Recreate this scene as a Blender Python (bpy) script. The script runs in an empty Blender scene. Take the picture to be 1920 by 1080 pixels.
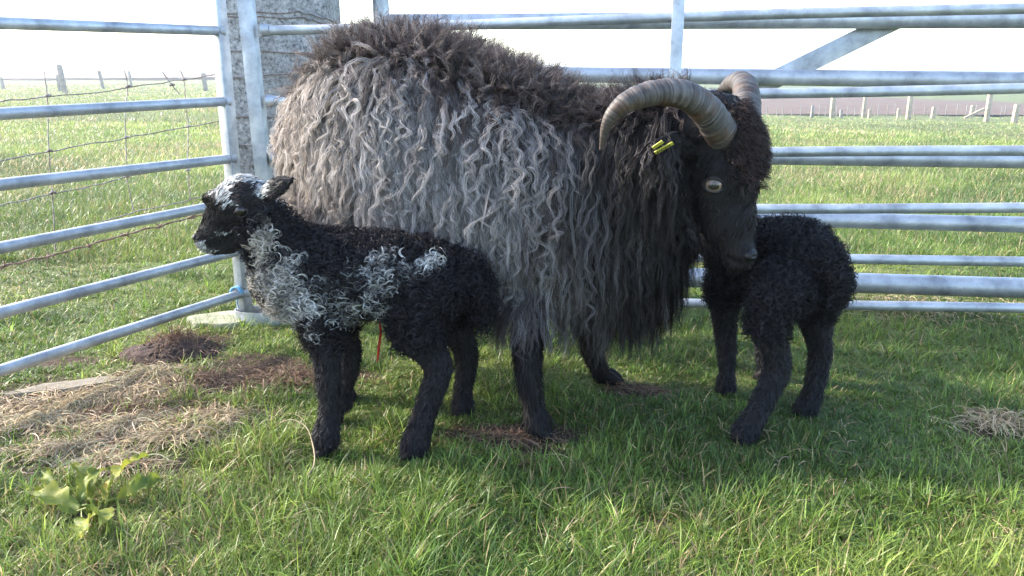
import bpy, bmesh, math, random
import numpy as np
from mathutils import Vector, Matrix
from mathutils.bvhtree import BVHTree

RNG = np.random.default_rng(11)
random.seed(5)
R = math.radians
S = bpy.context.scene
COL = S.collection

# ---------------------------------------------------------------- camera
CAM_H, PITCH, FPX = 0.70, R(15.0), 1493.0
cam = bpy.data.cameras.new("camera")
cam.sensor_width = 36.0
cam.lens = 28.0
cam.clip_start, cam.clip_end = 0.02, 3000.0
camo = bpy.data.objects.new("camera", cam)
COL.objects.link(camo)
camo.location = (0, 0, CAM_H)
camo.rotation_euler = (R(90) - PITCH, 0, 0)
S.camera = camo

# ---------------------------------------------------------------- sky, sun, exposure
SUN_EL, SUN_AZ = R(33.0), R(-74.0)       # azimuth from +Y towards +X
world = bpy.data.worlds.new("World")
S.world = world
world.use_nodes = True
wn = world.node_tree
sky = wn.nodes.new("ShaderNodeTexSky")
sky.sky_type = "NISHITA"
sky.sun_disc = False
sky.sun_elevation = SUN_EL
sky.sun_rotation = SUN_AZ
sky.air_density = 1.0
sky.dust_density = 1.5
sky.ozone_density = 1.0
wn.links.new(sky.outputs[0], wn.nodes["Background"].inputs[0])
wn.nodes["Background"].inputs[1].default_value = 0.15
sun = bpy.data.lights.new("sun", "SUN")
sun.energy = 2.1
sun.angle = R(2.5)
sun.color = (1.0, 0.93, 0.83)
suno = bpy.data.objects.new("sun", sun)
COL.objects.link(suno)
sd = Vector((math.sin(SUN_AZ) * math.cos(SUN_EL), math.cos(SUN_AZ) * math.cos(SUN_EL), math.sin(SUN_EL)))
suno.location = sd * 30
suno.rotation_euler = sd.to_track_quat("Z", "Y").to_euler()
S.view_settings.view_transform = "Standard"
S.view_settings.look = "None"
S.view_settings.gamma = 1.0
S.view_settings.exposure = 2.6
S.cycles.use_denoising = True
S.cycles.denoising_input_passes = 'RGB_ALBEDO_NORMAL'
S.cycles.denoising_prefilter = 'NONE'
S.cycles.sample_clamp_direct = 6.0
S.cycles.sample_clamp_indirect = 2.0
S.cycles.max_bounces = 6
S.cycles.transparent_max_bounces = 8
S.cycles.volume_bounces = 0

# ---------------------------------------------------------------- helpers
CP, SP_ = math.cos(PITCH), math.sin(PITCH)


def W(px, py, Y):
    """world point seen at photo pixel (px, py) on the upright plane y = Y"""
    dx, dy = (px - 960) / FPX, (540 - py) / FPX
    t = Y / (CP + dy * SP_)
    return np.array([dx * t, Y, CAM_H + t * (-SP_ + dy * CP)])


def Wd(px, py, d):
    dx, dy = (px - 960) / FPX, (540 - py) / FPX
    return np.array([dx * d, d * (CP + dy * SP_), CAM_H + d * (-SP_ + dy * CP)])


def smooth01(a, b, x):
    t = np.clip((x - a) / (b - a), 0, 1)
    return t * t * (3 - 2 * t)


_H = np.random.default_rng(3).random((256, 256))


def vnoise(x, y):
    xi, yi = np.floor(x).astype(int), np.floor(y).astype(int)
    fx, fy = x - xi, y - yi
    fx, fy = fx * fx * (3 - 2 * fx), fy * fy * (3 - 2 * fy)
    a, b = _H[xi % 256, yi % 256], _H[(xi + 1) % 256, yi % 256]
    c, d = _H[xi % 256, (yi + 1) % 256], _H[(xi + 1) % 256, (yi + 1) % 256]
    return (a * (1 - fx) + b * fx) * (1 - fy) + (c * (1 - fx) + d * fx) * fy


def fbm(x, y, o=3):
    s, a, n = 0, 1, 0
    for k in range(o):
        s = s + a * vnoise(x * 2 ** k + 17 * k, y * 2 ** k + 31 * k)
        n += a
        a *= 0.5
    return s / n


def gz(x, y):
    """ground height"""
    x, y = np.asarray(x, float), np.asarray(y, float)
    d = np.hypot(x, y)
    near = (fbm(x * 3.1 + 50, y * 3.1 + 9, 3) - 0.5) * 0.035 * (1 - smooth01(3, 8, d) * 0.2)
    mid = (fbm(x * 0.45 + 3, y * 0.45 + 70, 2) - 0.5) * 0.22 * smooth01(3.2, 9, d)
    dip = -0.040 * np.maximum(d - 6, 0) * smooth01(-6, 8, x * 20 / np.maximum(d, 20)) * smooth01(6, 14, d)
    dip = np.maximum(dip, -1.74)
    return near + mid + dip


def norm(v):
    return v / np.maximum(np.linalg.norm(v, axis=-1, keepdims=True), 1e-9)


def link(o, parent=None):
    COL.objects.link(o)
    if parent is not None:
        o.parent = parent
    return o


def tag(o, label=None, cat=None, group=None, kind=None):
    if label:
        o["label"] = label
    if cat:
        o["category"] = cat
    if group:
        o["group"] = group
    if kind:
        o["kind"] = kind
    return o


def empty(name, loc=(0, 0, 0)):
    o = bpy.data.objects.new(name, None)
    o.empty_display_size = 0.05
    link(o)
    o.location = loc
    return o


def mesh_np(name, verts, quads=None, tris=None, mat=None, parent=None, color=None, smooth=True):
    """one mesh object from numpy arrays"""
    verts = np.ascontiguousarray(verts, dtype=np.float32).reshape(-1, 3)
    me = bpy.data.meshes.new(name)
    me.vertices.add(len(verts))
    me.vertices.foreach_set("co", verts.ravel())
    idx, starts, tot = [], [], 0
    if quads is not None and len(quads):
        q = np.asarray(quads, dtype=np.int32).reshape(-1, 4)
        idx.append(q.ravel())
        starts.append(tot + 4 * np.arange(len(q)))
        tot += q.size
    if tris is not None and len(tris):
        t = np.asarray(tris, dtype=np.int32).reshape(-1, 3)
        idx.append(t.ravel())
        starts.append(tot + 3 * np.arange(len(t)))
        tot += t.size
    idx = np.concatenate(idx).astype(np.int32)
    starts = np.concatenate(starts).astype(np.int32)
    me.loops.add(len(idx))
    me.loops.foreach_set("vertex_index", idx)
    me.polygons.add(len(starts))
    me.polygons.foreach_set("loop_start", starts)
    if smooth:
        me.polygons.foreach_set("use_smooth", np.ones(len(starts), dtype=bool))
    me.update(calc_edges=True)
    if color is not None:
        at = me.color_attributes.new("tint", "FLOAT_COLOR", "POINT")
        c = np.ones((len(verts), 4), dtype=np.float32)
        c[:, :3] = np.asarray(color).reshape(-1, 3)
        at.data.foreach_set("color", c.ravel())
    if mat:
        me.materials.append(mat)
    o = bpy.data.objects.new(name, me)
    link(o, parent)
    return o


class MB:
    """collects polygons for one mesh"""

    def __init__(self):
        self.v, self.f = [], []

    def add(self, vs, fs):
        n = len(self.v)
        self.v += [tuple(map(float, p)) for p in vs]
        self.f += [tuple(n + i for i in f) for f in fs]

    def tube(self, pts, rad, seg=10, cap=True, flat=None, closed=False):
        pts = np.asarray(pts, float)
        n = len(pts)
        rad = np.broadcast_to(np.asarray(rad, float), (n,))
        tan = np.gradient(pts, axis=0)
        if closed:
            tan = np.roll(pts, -1, 0) - np.roll(pts, 1, 0)
        tan = norm(tan)
        ref = np.array([0, 0, 1.0]) if abs(tan[0][2]) < 0.9 else np.array([1.0, 0, 0])
        u = np.cross(tan[0], ref)
        u /= np.linalg.norm(u)
        vs = []
        for i in range(n):
            u = u - tan[i] * np.dot(u, tan[i])
            u /= np.linalg.norm(u)
            w = np.cross(tan[i], u)
            for k in range(seg):
                a = 2 * math.pi * k / seg
                vs.append(pts[i] + rad[i] * (math.cos(a) * u + math.sin(a) * w * (flat or 1)))
        fs = []
        m = n if closed else n - 1
        for i in range(m):
            j = (i + 1) % n
            for k in range(seg):
                fs.append((i * seg + k, i * seg + (k + 1) % seg, j * seg + (k + 1) % seg, j * seg + k))
        if cap and not closed:
            fs.append(tuple(reversed(range(seg))))
            fs.append(tuple((n - 1) * seg + k for k in range(seg)))
        self.add(vs, fs)

    def bar(self, a, b, side, w, t):
        """rectangular bar a->b, width w along side, thickness t"""
        a, b, side = np.asarray(a, float), np.asarray(b, float), np.asarray(side, float)
        d = norm(b - a)
        side = norm(side - d * np.dot(side, d))
        up = np.cross(d, side)
        vs = []
        for p in (a, b):
            for s1, s2 in ((-1, -1), (1, -1), (1, 1), (-1, 1)):
                vs.append(p + side * s1 * w / 2 + up * s2 * t / 2)
        self.add(vs, [(3, 2, 1, 0), (4, 5, 6, 7), (0, 1, 5, 4), (1, 2, 6, 5), (2, 3, 7, 6), (3, 0, 4, 7)])

    def build(self, name, mat, parent=None, smooth=True, bevel=0):
        me = bpy.data.meshes.new(name)
        me.from_pydata(self.v, [], self.f)
        me.update()
        if bevel:
            bm = bmesh.new()
            bm.from_mesh(me)
            es = [e for e in bm.edges if len(e.link_faces) == 2 and e.calc_face_angle(0) > 0.6]
            bmesh.ops.bevel(bm, geom=es, offset=bevel, segments=2, affect="EDGES", profile=0.5)
            bm.to_mesh(me)
            bm.free()
        if smooth:
            me.polygons.foreach_set("use_smooth", np.ones(len(me.polygons), dtype=bool))
            try:
                me.set_sharp_from_angle(angle=R(40))
            except Exception:
                pass
        me.materials.append(mat)
        return link(bpy.data.objects.new(name, me), parent)


# ---------------------------------------------------------------- materials
def new_mat(name):
    m = bpy.data.materials.new(name)
    m.use_nodes = True
    nt = m.node_tree
    return m, nt, nt.nodes["Principled BSDF"], nt.nodes["Material Output"]


def N(nt, kind, **kw):
    n = nt.nodes.new(kind)
    for k, v in kw.items():
        if k in n.inputs:
            n.inputs[k].default_value = v
        else:
            setattr(n, k, v)
    return n


def ramp(nt, fac, stops):
    r = nt.nodes.new("ShaderNodeValToRGB")
    e = r.color_ramp.elements
    while len(e) < len(stops):
        e.new(0.5)
    for i, (p, c) in enumerate(stops):
        e[i].position = p
        e[i].color = (*c, 1)
    nt.links.new(fac, r.inputs[0])
    return r.outputs[0]


def noise(nt, scale, detail=4, rough=0.55, coord="Object", vec=None):
    n = nt.nodes.new("ShaderNodeTexNoise")
    n.inputs["Scale"].default_value = scale
    n.inputs["Detail"].default_value = detail
    n.inputs["Roughness"].default_value = rough
    if vec is None:
        tc = nt.nodes.new("ShaderNodeTexCoord")
        vec = tc.outputs[coord]
    nt.links.new(vec, n.inputs["Vector"])
    return n


def bump(nt, h, strength, dist, bsdf):
    b = nt.nodes.new("ShaderNodeBump")
    b.inputs["Strength"].default_value = strength
    b.inputs["Distance"].default_value = dist
    nt.links.new(h, b.inputs["Height"])
    nt.links.new(b.outputs[0], bsdf.inputs["Normal"])


def mat_strand(name, rough=0.5, spec=0.3, trans=0.25, sheen=0.0):
    m, nt, b, out = new_mat(name)
    at = N(nt, "ShaderNodeVertexColor", layer_name="tint")
    nt.links.new(at.outputs[0], b.inputs["Base Color"])
    b.inputs["Roughness"].default_value = rough
    b.inputs["Specular IOR Level"].default_value = spec
    if trans > 0:
        tr = N(nt, "ShaderNodeBsdfTranslucent")
        nt.links.new(at.outputs[0], tr.inputs[0])
        mx = N(nt, "ShaderNodeMixShader")
        mx.inputs[0].default_value = trans
        nt.links.new(b.outputs[0], mx.inputs[1])
        nt.links.new(tr.outputs[0], mx.inputs[2])
        nt.links.new(mx.outputs[0], out.inputs[0])
    return m


def mat_noise(name, stops, scale, rough=0.8, bs=0.3, bd=0.01, detail=6, metallic=0.0, spec=0.4, bscale=None):
    m, nt, b, out = new_mat(name)
    n = noise(nt, scale, detail, 0.6)
    nt.links.new(ramp(nt, n.outputs[0], stops), b.inputs["Base Color"])
    b.inputs["Roughness"].default_value = rough
    b.inputs["Metallic"].default_value = metallic
    b.inputs["Specular IOR Level"].default_value = spec
    n2 = noise(nt, bscale or scale * 2.5, 5, 0.6)
    bump(nt, n2.outputs[0], bs, bd, b)
    return m


def mat_galv():
    m, nt, b, out = new_mat("galvanised_steel")
    n = noise(nt, 14, 6, 0.65)
    c1 = ramp(nt, n.outputs[0], [(0.30, (0.20, 0.215, 0.235)), (0.50, (0.345, 0.365, 0.39)), (0.72, (0.49, 0.51, 0.535))])
    sp = noise(nt, 140, 3, 0.7)
    c2 = ramp(nt, sp.outputs[0], [(0.24, (0.30, 0.28, 0.26)), (0.36, (1, 1, 1))])
    mx = N(nt, "ShaderNodeMix", data_type="RGBA", blend_type="MULTIPLY")
    mx.inputs[0].default_value = 0.8
    nt.links.new(c1, mx.inputs[6])
    nt.links.new(c2, mx.inputs[7])
    nt.links.new(mx.outputs[2], b.inputs["Base Color"])
    b.inputs["Metallic"].default_value = 0.65
    r2 = noise(nt, 30, 4, 0.6)
    rr = ramp(nt, r2.outputs[0], [(0.3, (0.42,) * 3), (0.7, (0.62,) * 3)])
    nt.links.new(rr, b.inputs["Roughness"])
    bump(nt, sp.outputs[0], 0.12, 0.002, b)
    return m


GALV = mat_galv()
FLEECE = mat_strand("fleece_wool", 0.48, 0.13, 0.25)
HAIR = mat_strand("short_hair", 0.48, 0.12, 0.06)
GRASSM = mat_strand("grass_blade", 0.42, 0.35, 0.40)
STRAWM = mat_strand("dry_straw", 0.6, 0.25, 0.25)
WIRE = mat_noise("fence_wire", [(0.35, (0.12, 0.09, 0.08)), (0.65, (0.30, 0.27, 0.26))], 40, 0.6, 0.2, 0.001, metallic=0.5)
RUST = mat_noise("rusty_wire", [(0.35, (0.10, 0.055, 0.04)), (0.65, (0.26, 0.16, 0.12))], 40, 0.8, 0.2, 0.001)
WOOD = mat_noise("pale_fence_timber", [(0.3, (0.22, 0.17, 0.11)), (0.7, (0.38, 0.31, 0.22))], 6, 0.85, 0.3, 0.01)
GREYWOOD = mat_noise("weathered_fence_timber", [(0.3, (0.13, 0.115, 0.10)), (0.7, (0.25, 0.23, 0.20))], 6, 0.85, 0.3, 0.01)


def mat_concrete():
    m, nt, b, out = new_mat("old_concrete")
    n = noise(nt, 80, 5, 0.75)
    c1 = ramp(nt, n.outputs[0], [(0.34, (0.06, 0.058, 0.056)), (0.45, (0.24, 0.235, 0.23)), (0.58, (0.40, 0.39, 0.38)), (0.70, (0.58, 0.57, 0.55))])
    n2 = noise(nt, 9, 5, 0.6)
    c2 = ramp(nt, n2.outputs[0], [(0.35, (0.62, 0.60, 0.58)), (0.65, (1, 1, 1))])
    mx = N(nt, "ShaderNodeMix", data_type="RGBA", blend_type="MULTIPLY")
    mx.inputs[0].default_value = 1
    nt.links.new(c1, mx.inputs[6])
    nt.links.new(c2, mx.inputs[7])
    nt.links.new(mx.outputs[2], b.inputs["Base Color"])
    b.inputs["Roughness"].default_value = 0.92
    bump(nt, n.outputs[0], 0.7, 0.006, b)
    return m


CONC = mat_concrete()


def mat_vcol(name, rough, spec=0.3, bscale=80, bs=0.3, bd=0.003):
    m, nt, b, out = new_mat(name)
    at = N(nt, "ShaderNodeVertexColor", layer_name="tint")
    nt.links.new(at.outputs[0], b.inputs["Base Color"])
    b.inputs["Roughness"].default_value = rough
    b.inputs["Specular IOR Level"].default_value = spec
    n = noise(nt, bscale, 4, 0.6)
    bump(nt, n.outputs[0], bs, bd, b)
    return m


SKIN = mat_vcol("animal_skin", 0.7, 0.2)


def mat_horn():
    m, nt, b, out = new_mat("horn")
    at = N(nt, "ShaderNodeVertexColor", layer_name="tint")
    n = noise(nt, 45, 5, 0.65)
    c2 = ramp(nt, n.outputs[0], [(0.3, (0.50, 0.47, 0.44)), (0.62, (1.0, 1.0, 1.0))])
    mx = N(nt, "ShaderNodeMix", data_type="RGBA", blend_type="MULTIPLY")
    mx.inputs[0].default_value = 1
    nt.links.new(at.outputs[0], mx.inputs[6])
    nt.links.new(c2, mx.inputs[7])
    nt.links.new(mx.outputs[2], b.inputs["Base Color"])
    b.inputs["Roughness"].default_value = 0.58
    b.inputs["Specular IOR Level"].default_value = 0.35
    n3 = noise(nt, 220, 3, 0.6)
    bump(nt, n3.outputs[0], 0.25, 0.002, b)
    return m


HORN = mat_horn()


def mat_plain(name, col, rough=0.5, spec=0.5, coat=0.0):
    m, nt, b, out = new_mat(name)
    n = noise(nt, 60, 3)
    nt.links.new(ramp(nt, n.outputs[0], [(0.3, tuple(c * 0.75 for c in col)), (0.7, col)]), b.inputs["Base Color"])
    b.inputs["Roughness"].default_value = rough
    b.inputs["Specular IOR Level"].default_value = spec
    b.inputs["Coat Weight"].default_value = coat
    b.inputs["Coat Roughness"].default_value = 0.03
    return m


DARKEYE = mat_plain("dark_eye", (0.010, 0.008, 0.008), 0.2, 0.4, 0.25)
EYELID = mat_plain("eyelid_skin", (0.05, 0.042, 0.040), 0.45, 0.4)
LIDBLACK = mat_plain("dark_eyelid", (0.012, 0.011, 0.012), 0.4, 0.4)
YELLOW = mat_plain("yellow_plastic", (0.34, 0.31, 0.03), 0.55, 0.5)
INK = mat_plain("black_print", (0.03, 0.03, 0.02), 0.6, 0.3)
RED = mat_plain("red_cord", (0.38, 0.015, 0.015), 0.35, 0.5)
BLUE = mat_plain("blue_twine", (0.16, 0.36, 0.55), 0.6, 0.3)
NOSE = mat_plain("nose_skin", (0.008, 0.007, 0.008), 0.5, 0.25)
HOOFM = mat_plain("hoof", (0.012, 0.010, 0.010), 0.7, 0.15)

# ---------------------------------------------------------------- ground
def ground_px(px, py):
    dx, dy = (px - 960) / FPX, (540 - py) / FPX
    t = CAM_H / (SP_ - dy * CP)
    return np.array([dx * t, t * (CP + dy * SP_)])


def spot(px, py, rx, ry):
    g = ground_px(px, py)
    return (g[0], g[1], rx, ry)


BARE = [spot(330, 660, 0.13, 0.12), spot(200, 730, 0.20, 0.13), spot(240, 800, 0.19, 0.10), spot(90, 800, 0.16, 0.10),
        spot(520, 690, 0.13, 0.07), spot(960, 815, 0.14, 0.06), spot(1000, 850, 0.08, 0.035), spot(430, 790, 0.13, 0.06),
        spot(1180, 735, 0.10, 0.05), spot(240, 870, 0.12, 0.045), spot(60, 880, 0.10, 0.05), spot(1220, 985, 0.05, 0.02),
        spot(1850, 815, 0.08, 0.05), spot(185, 975, 0.045, 0.035), spot(560, 700, 0.12, 0.06), spot(130, 850, 0.15, 0.05), spot(320, 830, 0.14, 0.05), spot(420, 730, 0.11, 0.07), spot(150, 680, 0.12, 0.05), spot(650, 705, 0.09, 0.04)]


def bare(x, y):
    m = np.zeros_like(np.asarray(x, float))
    n = (fbm(x * 9 + 5, y * 9 + 40, 3) - 0.5) * 1.6
    for (cx, cy, rx, ry) in BARE:
        d = np.sqrt(((x - cx) / rx) ** 2 + ((y - cy) / ry) ** 2)
        m = np.maximum(m, 1 - smooth01(0.55, 1.25, d + n))
    return m


def build_ground():
    # polar fan of rings: fine near the camera, coarse to the horizon
    rad = np.concatenate([np.linspace(0.0, 4.0, 110), np.geomspace(4.06, 60, 120), np.geomspace(63, 1500, 40)])
    na = 420
    th = np.linspace(0, 2 * math.pi, na, endpoint=False)
    Rr, T = np.meshgrid(rad, th, indexing="ij")
    x, y = Rr * np.sin(T), Rr * np.cos(T)
    far = smooth01(55, 140, Rr)
    z = gz(x, y) * (1 - far) + far * np.where(x > -30, 0.25, 0.45)
    v = np.stack([x, y, z], -1).reshape(-1, 3)
    i, j = np.meshgrid(np.arange(len(rad) - 1), np.arange(na), indexing="ij")
    j2 = (j + 1) % na
    q = np.stack([i * na + j, (i + 1) * na + j, (i + 1) * na + j2, i * na + j2], -1).reshape(-1, 4)
    q = q[:, ::-1]
    bm_ = bare(v[:, 0], v[:, 1])
    col = np.zeros((len(v), 3))
    col[:, 0] = bm_
    m, nt, b, out = new_mat("field_ground")
    at = N(nt, "ShaderNodeVertexColor", layer_name="tint")
    sep = N(nt, "ShaderNodeSeparateColor")
    nt.links.new(at.outputs[0], sep.inputs[0])
    n1 = noise(nt, 1.3, 8, 0.68)
    g = ramp(nt, n1.outputs[0], [(0.30, (0.060, 0.085, 0.024)), (0.47, (0.115, 0.150, 0.040)), (0.60, (0.185, 0.215, 0.070)), (0.78, (0.27, 0.26, 0.12))])
    n2 = noise(nt, 60, 6, 0.7)
    s = ramp(nt, n2.outputs[0], [(0.30, (0.018, 0.011, 0.007)), (0.5, (0.055, 0.035, 0.024)), (0.72, (0.12, 0.082, 0.055))])
    nf = noise(nt, 95, 4, 0.7)
    thatch = ramp(nt, nf.outputs[0], [(0.34, (0.025, 0.028, 0.012)), (0.50, (0.075, 0.085, 0.030)), (0.66, (0.17, 0.15, 0.075))])
    mg = N(nt, "ShaderNodeMix", data_type="RGBA")
    mg.inputs[0].default_value = 0.6
    nt.links.new(g, mg.inputs[6])
    nt.links.new(thatch, mg.inputs[7])
    g = mg.outputs[2]
    mx = N(nt, "ShaderNodeMix", data_type="RGBA")
    nt.links.new(sep.outputs[0], mx.inputs[0])
    nt.links.new(g, mx.inputs[6])
    nt.links.new(s, mx.inputs[7])
    nt.links.new(mx.outputs[2], b.inputs["Base Color"])
    b.inputs["Roughness"].default_value = 0.9
    b.inputs["Specular IOR Level"].default_value = 0.15
    bump(nt, n2.outputs[0], 0.8, 0.02, b)
    o = mesh_np("ground", v, q, mat=m, color=col)
    tag(o, kind="structure")


build_ground()


def band(name, mat, pts_near, pts_far, steps=60, wob=0.0):
    """a strip of land between two ground lines, each a list of (x, y, z)"""
    a, bq = np.asarray(pts_near, float), np.asarray(pts_far, float)
    t = np.linspace(0, 1, steps)
    ta = np.linspace(0, 1, len(a))
    tb = np.linspace(0, 1, len(bq))
    A = np.stack([np.interp(t, ta, a[:, k]) for k in range(3)], -1)
    B = np.stack([np.interp(t, tb, bq[:, k]) for k in range(3)], -1)
    rows = []
    nr = 14
    for r in range(nr):
        s = r / (nr - 1)
        p = A * (1 - s) + B * s
        p[:, 2] += (fbm(p[:, 0] * 0.2, p[:, 1] * 0.2, 2) - 0.5) * wob * math.sin(math.pi * s)
        rows.append(p)
    v = np.stack(rows).reshape(-1, 3)
    i, j = np.meshgrid(np.arange(nr - 1), np.arange(steps - 1), indexing="ij")
    q = np.stack([i * steps + j, i * steps + j + 1, (i + 1) * steps + j + 1, (i + 1) * steps + j], -1).reshape(-1, 4)
    o = mesh_np(name, v, q, mat=mat)
    tag(o, kind="structure")
    return o


PLOUGH = mat_noise("ploughed_soil", [(0.3, (0.056, 0.029, 0.016)), (0.7, (0.110, 0.060, 0.034))], 0.8, 0.95, 0.5, 0.1)
ROUGHG = mat_noise("rough_pale_grass", [(0.3, (0.26, 0.20, 0.12)), (0.7, (0.48, 0.40, 0.26))], 0.7, 0.95, 0.5, 0.1)
FARG = mat_noise("far_pasture", [(0.3, (0.13, 0.17, 0.06)), (0.7, (0.24, 0.27, 0.11))], 0.1, 0.95, 0.3, 0.1)
HILLM = mat_noise("far_hillside", [(0.3, (0.10, 0.085, 0.075)), (0.7, (0.17, 0.15, 0.12))], 0.03, 0.95, 0.3, 0.1)
HEDGEM = mat_noise("far_heath", [(0.3, (0.045, 0.045, 0.035)), (0.7, (0.11, 0.10, 0.075))], 0.3, 0.95, 0.3, 0.1)

# right side: ploughed field rising beyond the fence, a pale rough strip across it, pasture and low hills behind
band("ploughed_field", PLOUGH, [(5, 52, -1.68), (24, 49.5, -1.66), (48, 49, -1.66)],
     [(0, 150, 0.5), (48, 150, -0.15), (110, 150, -1.3)], wob=0.4)
band("rough_grass_strip", ROUGHG, [(8, 154, 0.42), (52, 150, -0.10), (100, 140, -1.15)],
     [(8, 175, 0.66), (60, 172, 0.25), (130, 165, -0.55)], wob=0.5)
band("far_pasture", FARG, [(5, 176, 0.62), (60, 173, 0.22), (130, 166, -0.58)], [(-10, 330, 1.1), (110, 330, 1.0), (230, 330, 0.6)])
band("far_hill", HILLM, [(60, 420, -1), (180, 420, -1), (330, 420, -1)], [(60, 440, 0.7), (190, 440, 1.3), (215, 440, 3.0), (330, 440, 3.6)], wob=1.0)
# left side: ploughed strip and low heath on the skyline
band("ploughed_strip", PLOUGH, [(-110, 72, 0.30), (-60, 74, 0.3), (-34, 82, 0.4), (-24, 100, 0.55)], [(-170, 130, 1.3), (-100, 140, 1.1), (-60, 140, 0.75), (-34, 140, 0.70)], wob=0.3)
band("heath_ridge", HEDGEM, [(-210, 175, 0.3), (-120, 178, 0.4), (-60, 180, 0.5), (-10, 180, 0.55)], [(-210, 182, 2.0), (-120, 184, 1.9), (-60, 186, 2.0), (-10, 186, 1.55)], wob=0.8)


# ---------------------------------------------------------------- grass
def ribbons(P, Wd_, side):
    """P (n,K,3), width (n,K), side (n,K,3) or (n,1,3) -> verts, quads"""
    n, K = P.shape[:2]
    off = side * (Wd_[..., None] * 0.5)
    v = np.stack([P - off, P + off], 2).reshape(-1, 3)
    base = (np.arange(n) * K * 2)[:, None] + (np.arange(K - 1) * 2)[None, :]
    q = np.stack([base, base + 1, base + 3, base + 2], -1).reshape(-1, 4)
    return v, q


FEET = []      # (x, y, r) trampled places, filled below before the grass is grown


def blades(x, y, L, w, lean, curve, heading, K=4, z0=None):
    n = len(x)
    z = gz(x, y) if z0 is None else z0
    P = np.zeros((n, K, 3))
    P[:, 0] = np.stack([x, y, z - 0.004], -1)
    hx, hy = np.cos(heading), np.sin(heading)
    for k in range(1, K):
        a = np.minimum(lean + curve * (k - 0.5) / (K - 1), 2.0)
        ds = L / (K - 1)
        P[:, k, 0] = P[:, k - 1, 0] + np.sin(a) * hx * ds
        P[:, k, 1] = P[:, k - 1, 1] + np.sin(a) * hy * ds
        P[:, k, 2] = np.maximum(P[:, k - 1, 2] + np.cos(a) * ds, z + 0.003)
    s = np.linspace(0, 1, K)
    Wk = w[:, None] * np.clip(1.0 - s[None, :] ** 2.2, 0.06, 1)
    tw = heading + math.pi / 2 + RNG.normal(0, 0.5, n)
    side = np.stack([np.cos(tw), np.sin(tw), RNG.normal(0, 0.25, n)], -1)[:, None, :]
    return ribbons(P, Wk, norm(side) * np.ones((1, K, 1)))


def grass_colour(x, y, n, drymul=1.0):
    g1 = np.array([0.060, 0.108, 0.022])
    g2 = np.array([0.118, 0.184, 0.030])
    g3 = np.array([0.195, 0.250, 0.050])
    t = np.clip(fbm(x * 2.2 + 11, y * 2.2 + 3, 3) * 2.1 - 0.50 + RNG.normal(0, 0.22, n), 0, 1)
    c = np.where((t < 0.5)[:, None], g1 + (g2 - g1) * (t * 2)[:, None], g2 + (g3 - g2) * (t * 2 - 1)[:, None])
    dry = RNG.random(n) < (0.08 + 0.18 * smooth01(0.5, 0.75, fbm(x * 1.7 + 60, y * 1.7, 2))) * drymul
    dc = np.array([0.36, 0.27, 0.14]) * RNG.uniform(0.6, 1.15, (n, 1))
    c = np.where(dry[:, None], dc, c)
    return c * RNG.uniform(0.8, 1.2, (n, 1))


def wedge(n, y0, y1, margin, power=1.0):
    """random ground points in a slightly widened view wedge between distances y0, y1"""
    u = RNG.random(n)
    if power == 1.0:
        y = np.sqrt(y0 ** 2 + u * (y1 ** 2 - y0 ** 2))
    else:
        y = y0 * (y1 / y0) ** u
    x = (RNG.random(n) * 2 - 1) * (np.where(y > 3.4, 0.84, 0.70) * y + margin)
    return x, y


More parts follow.
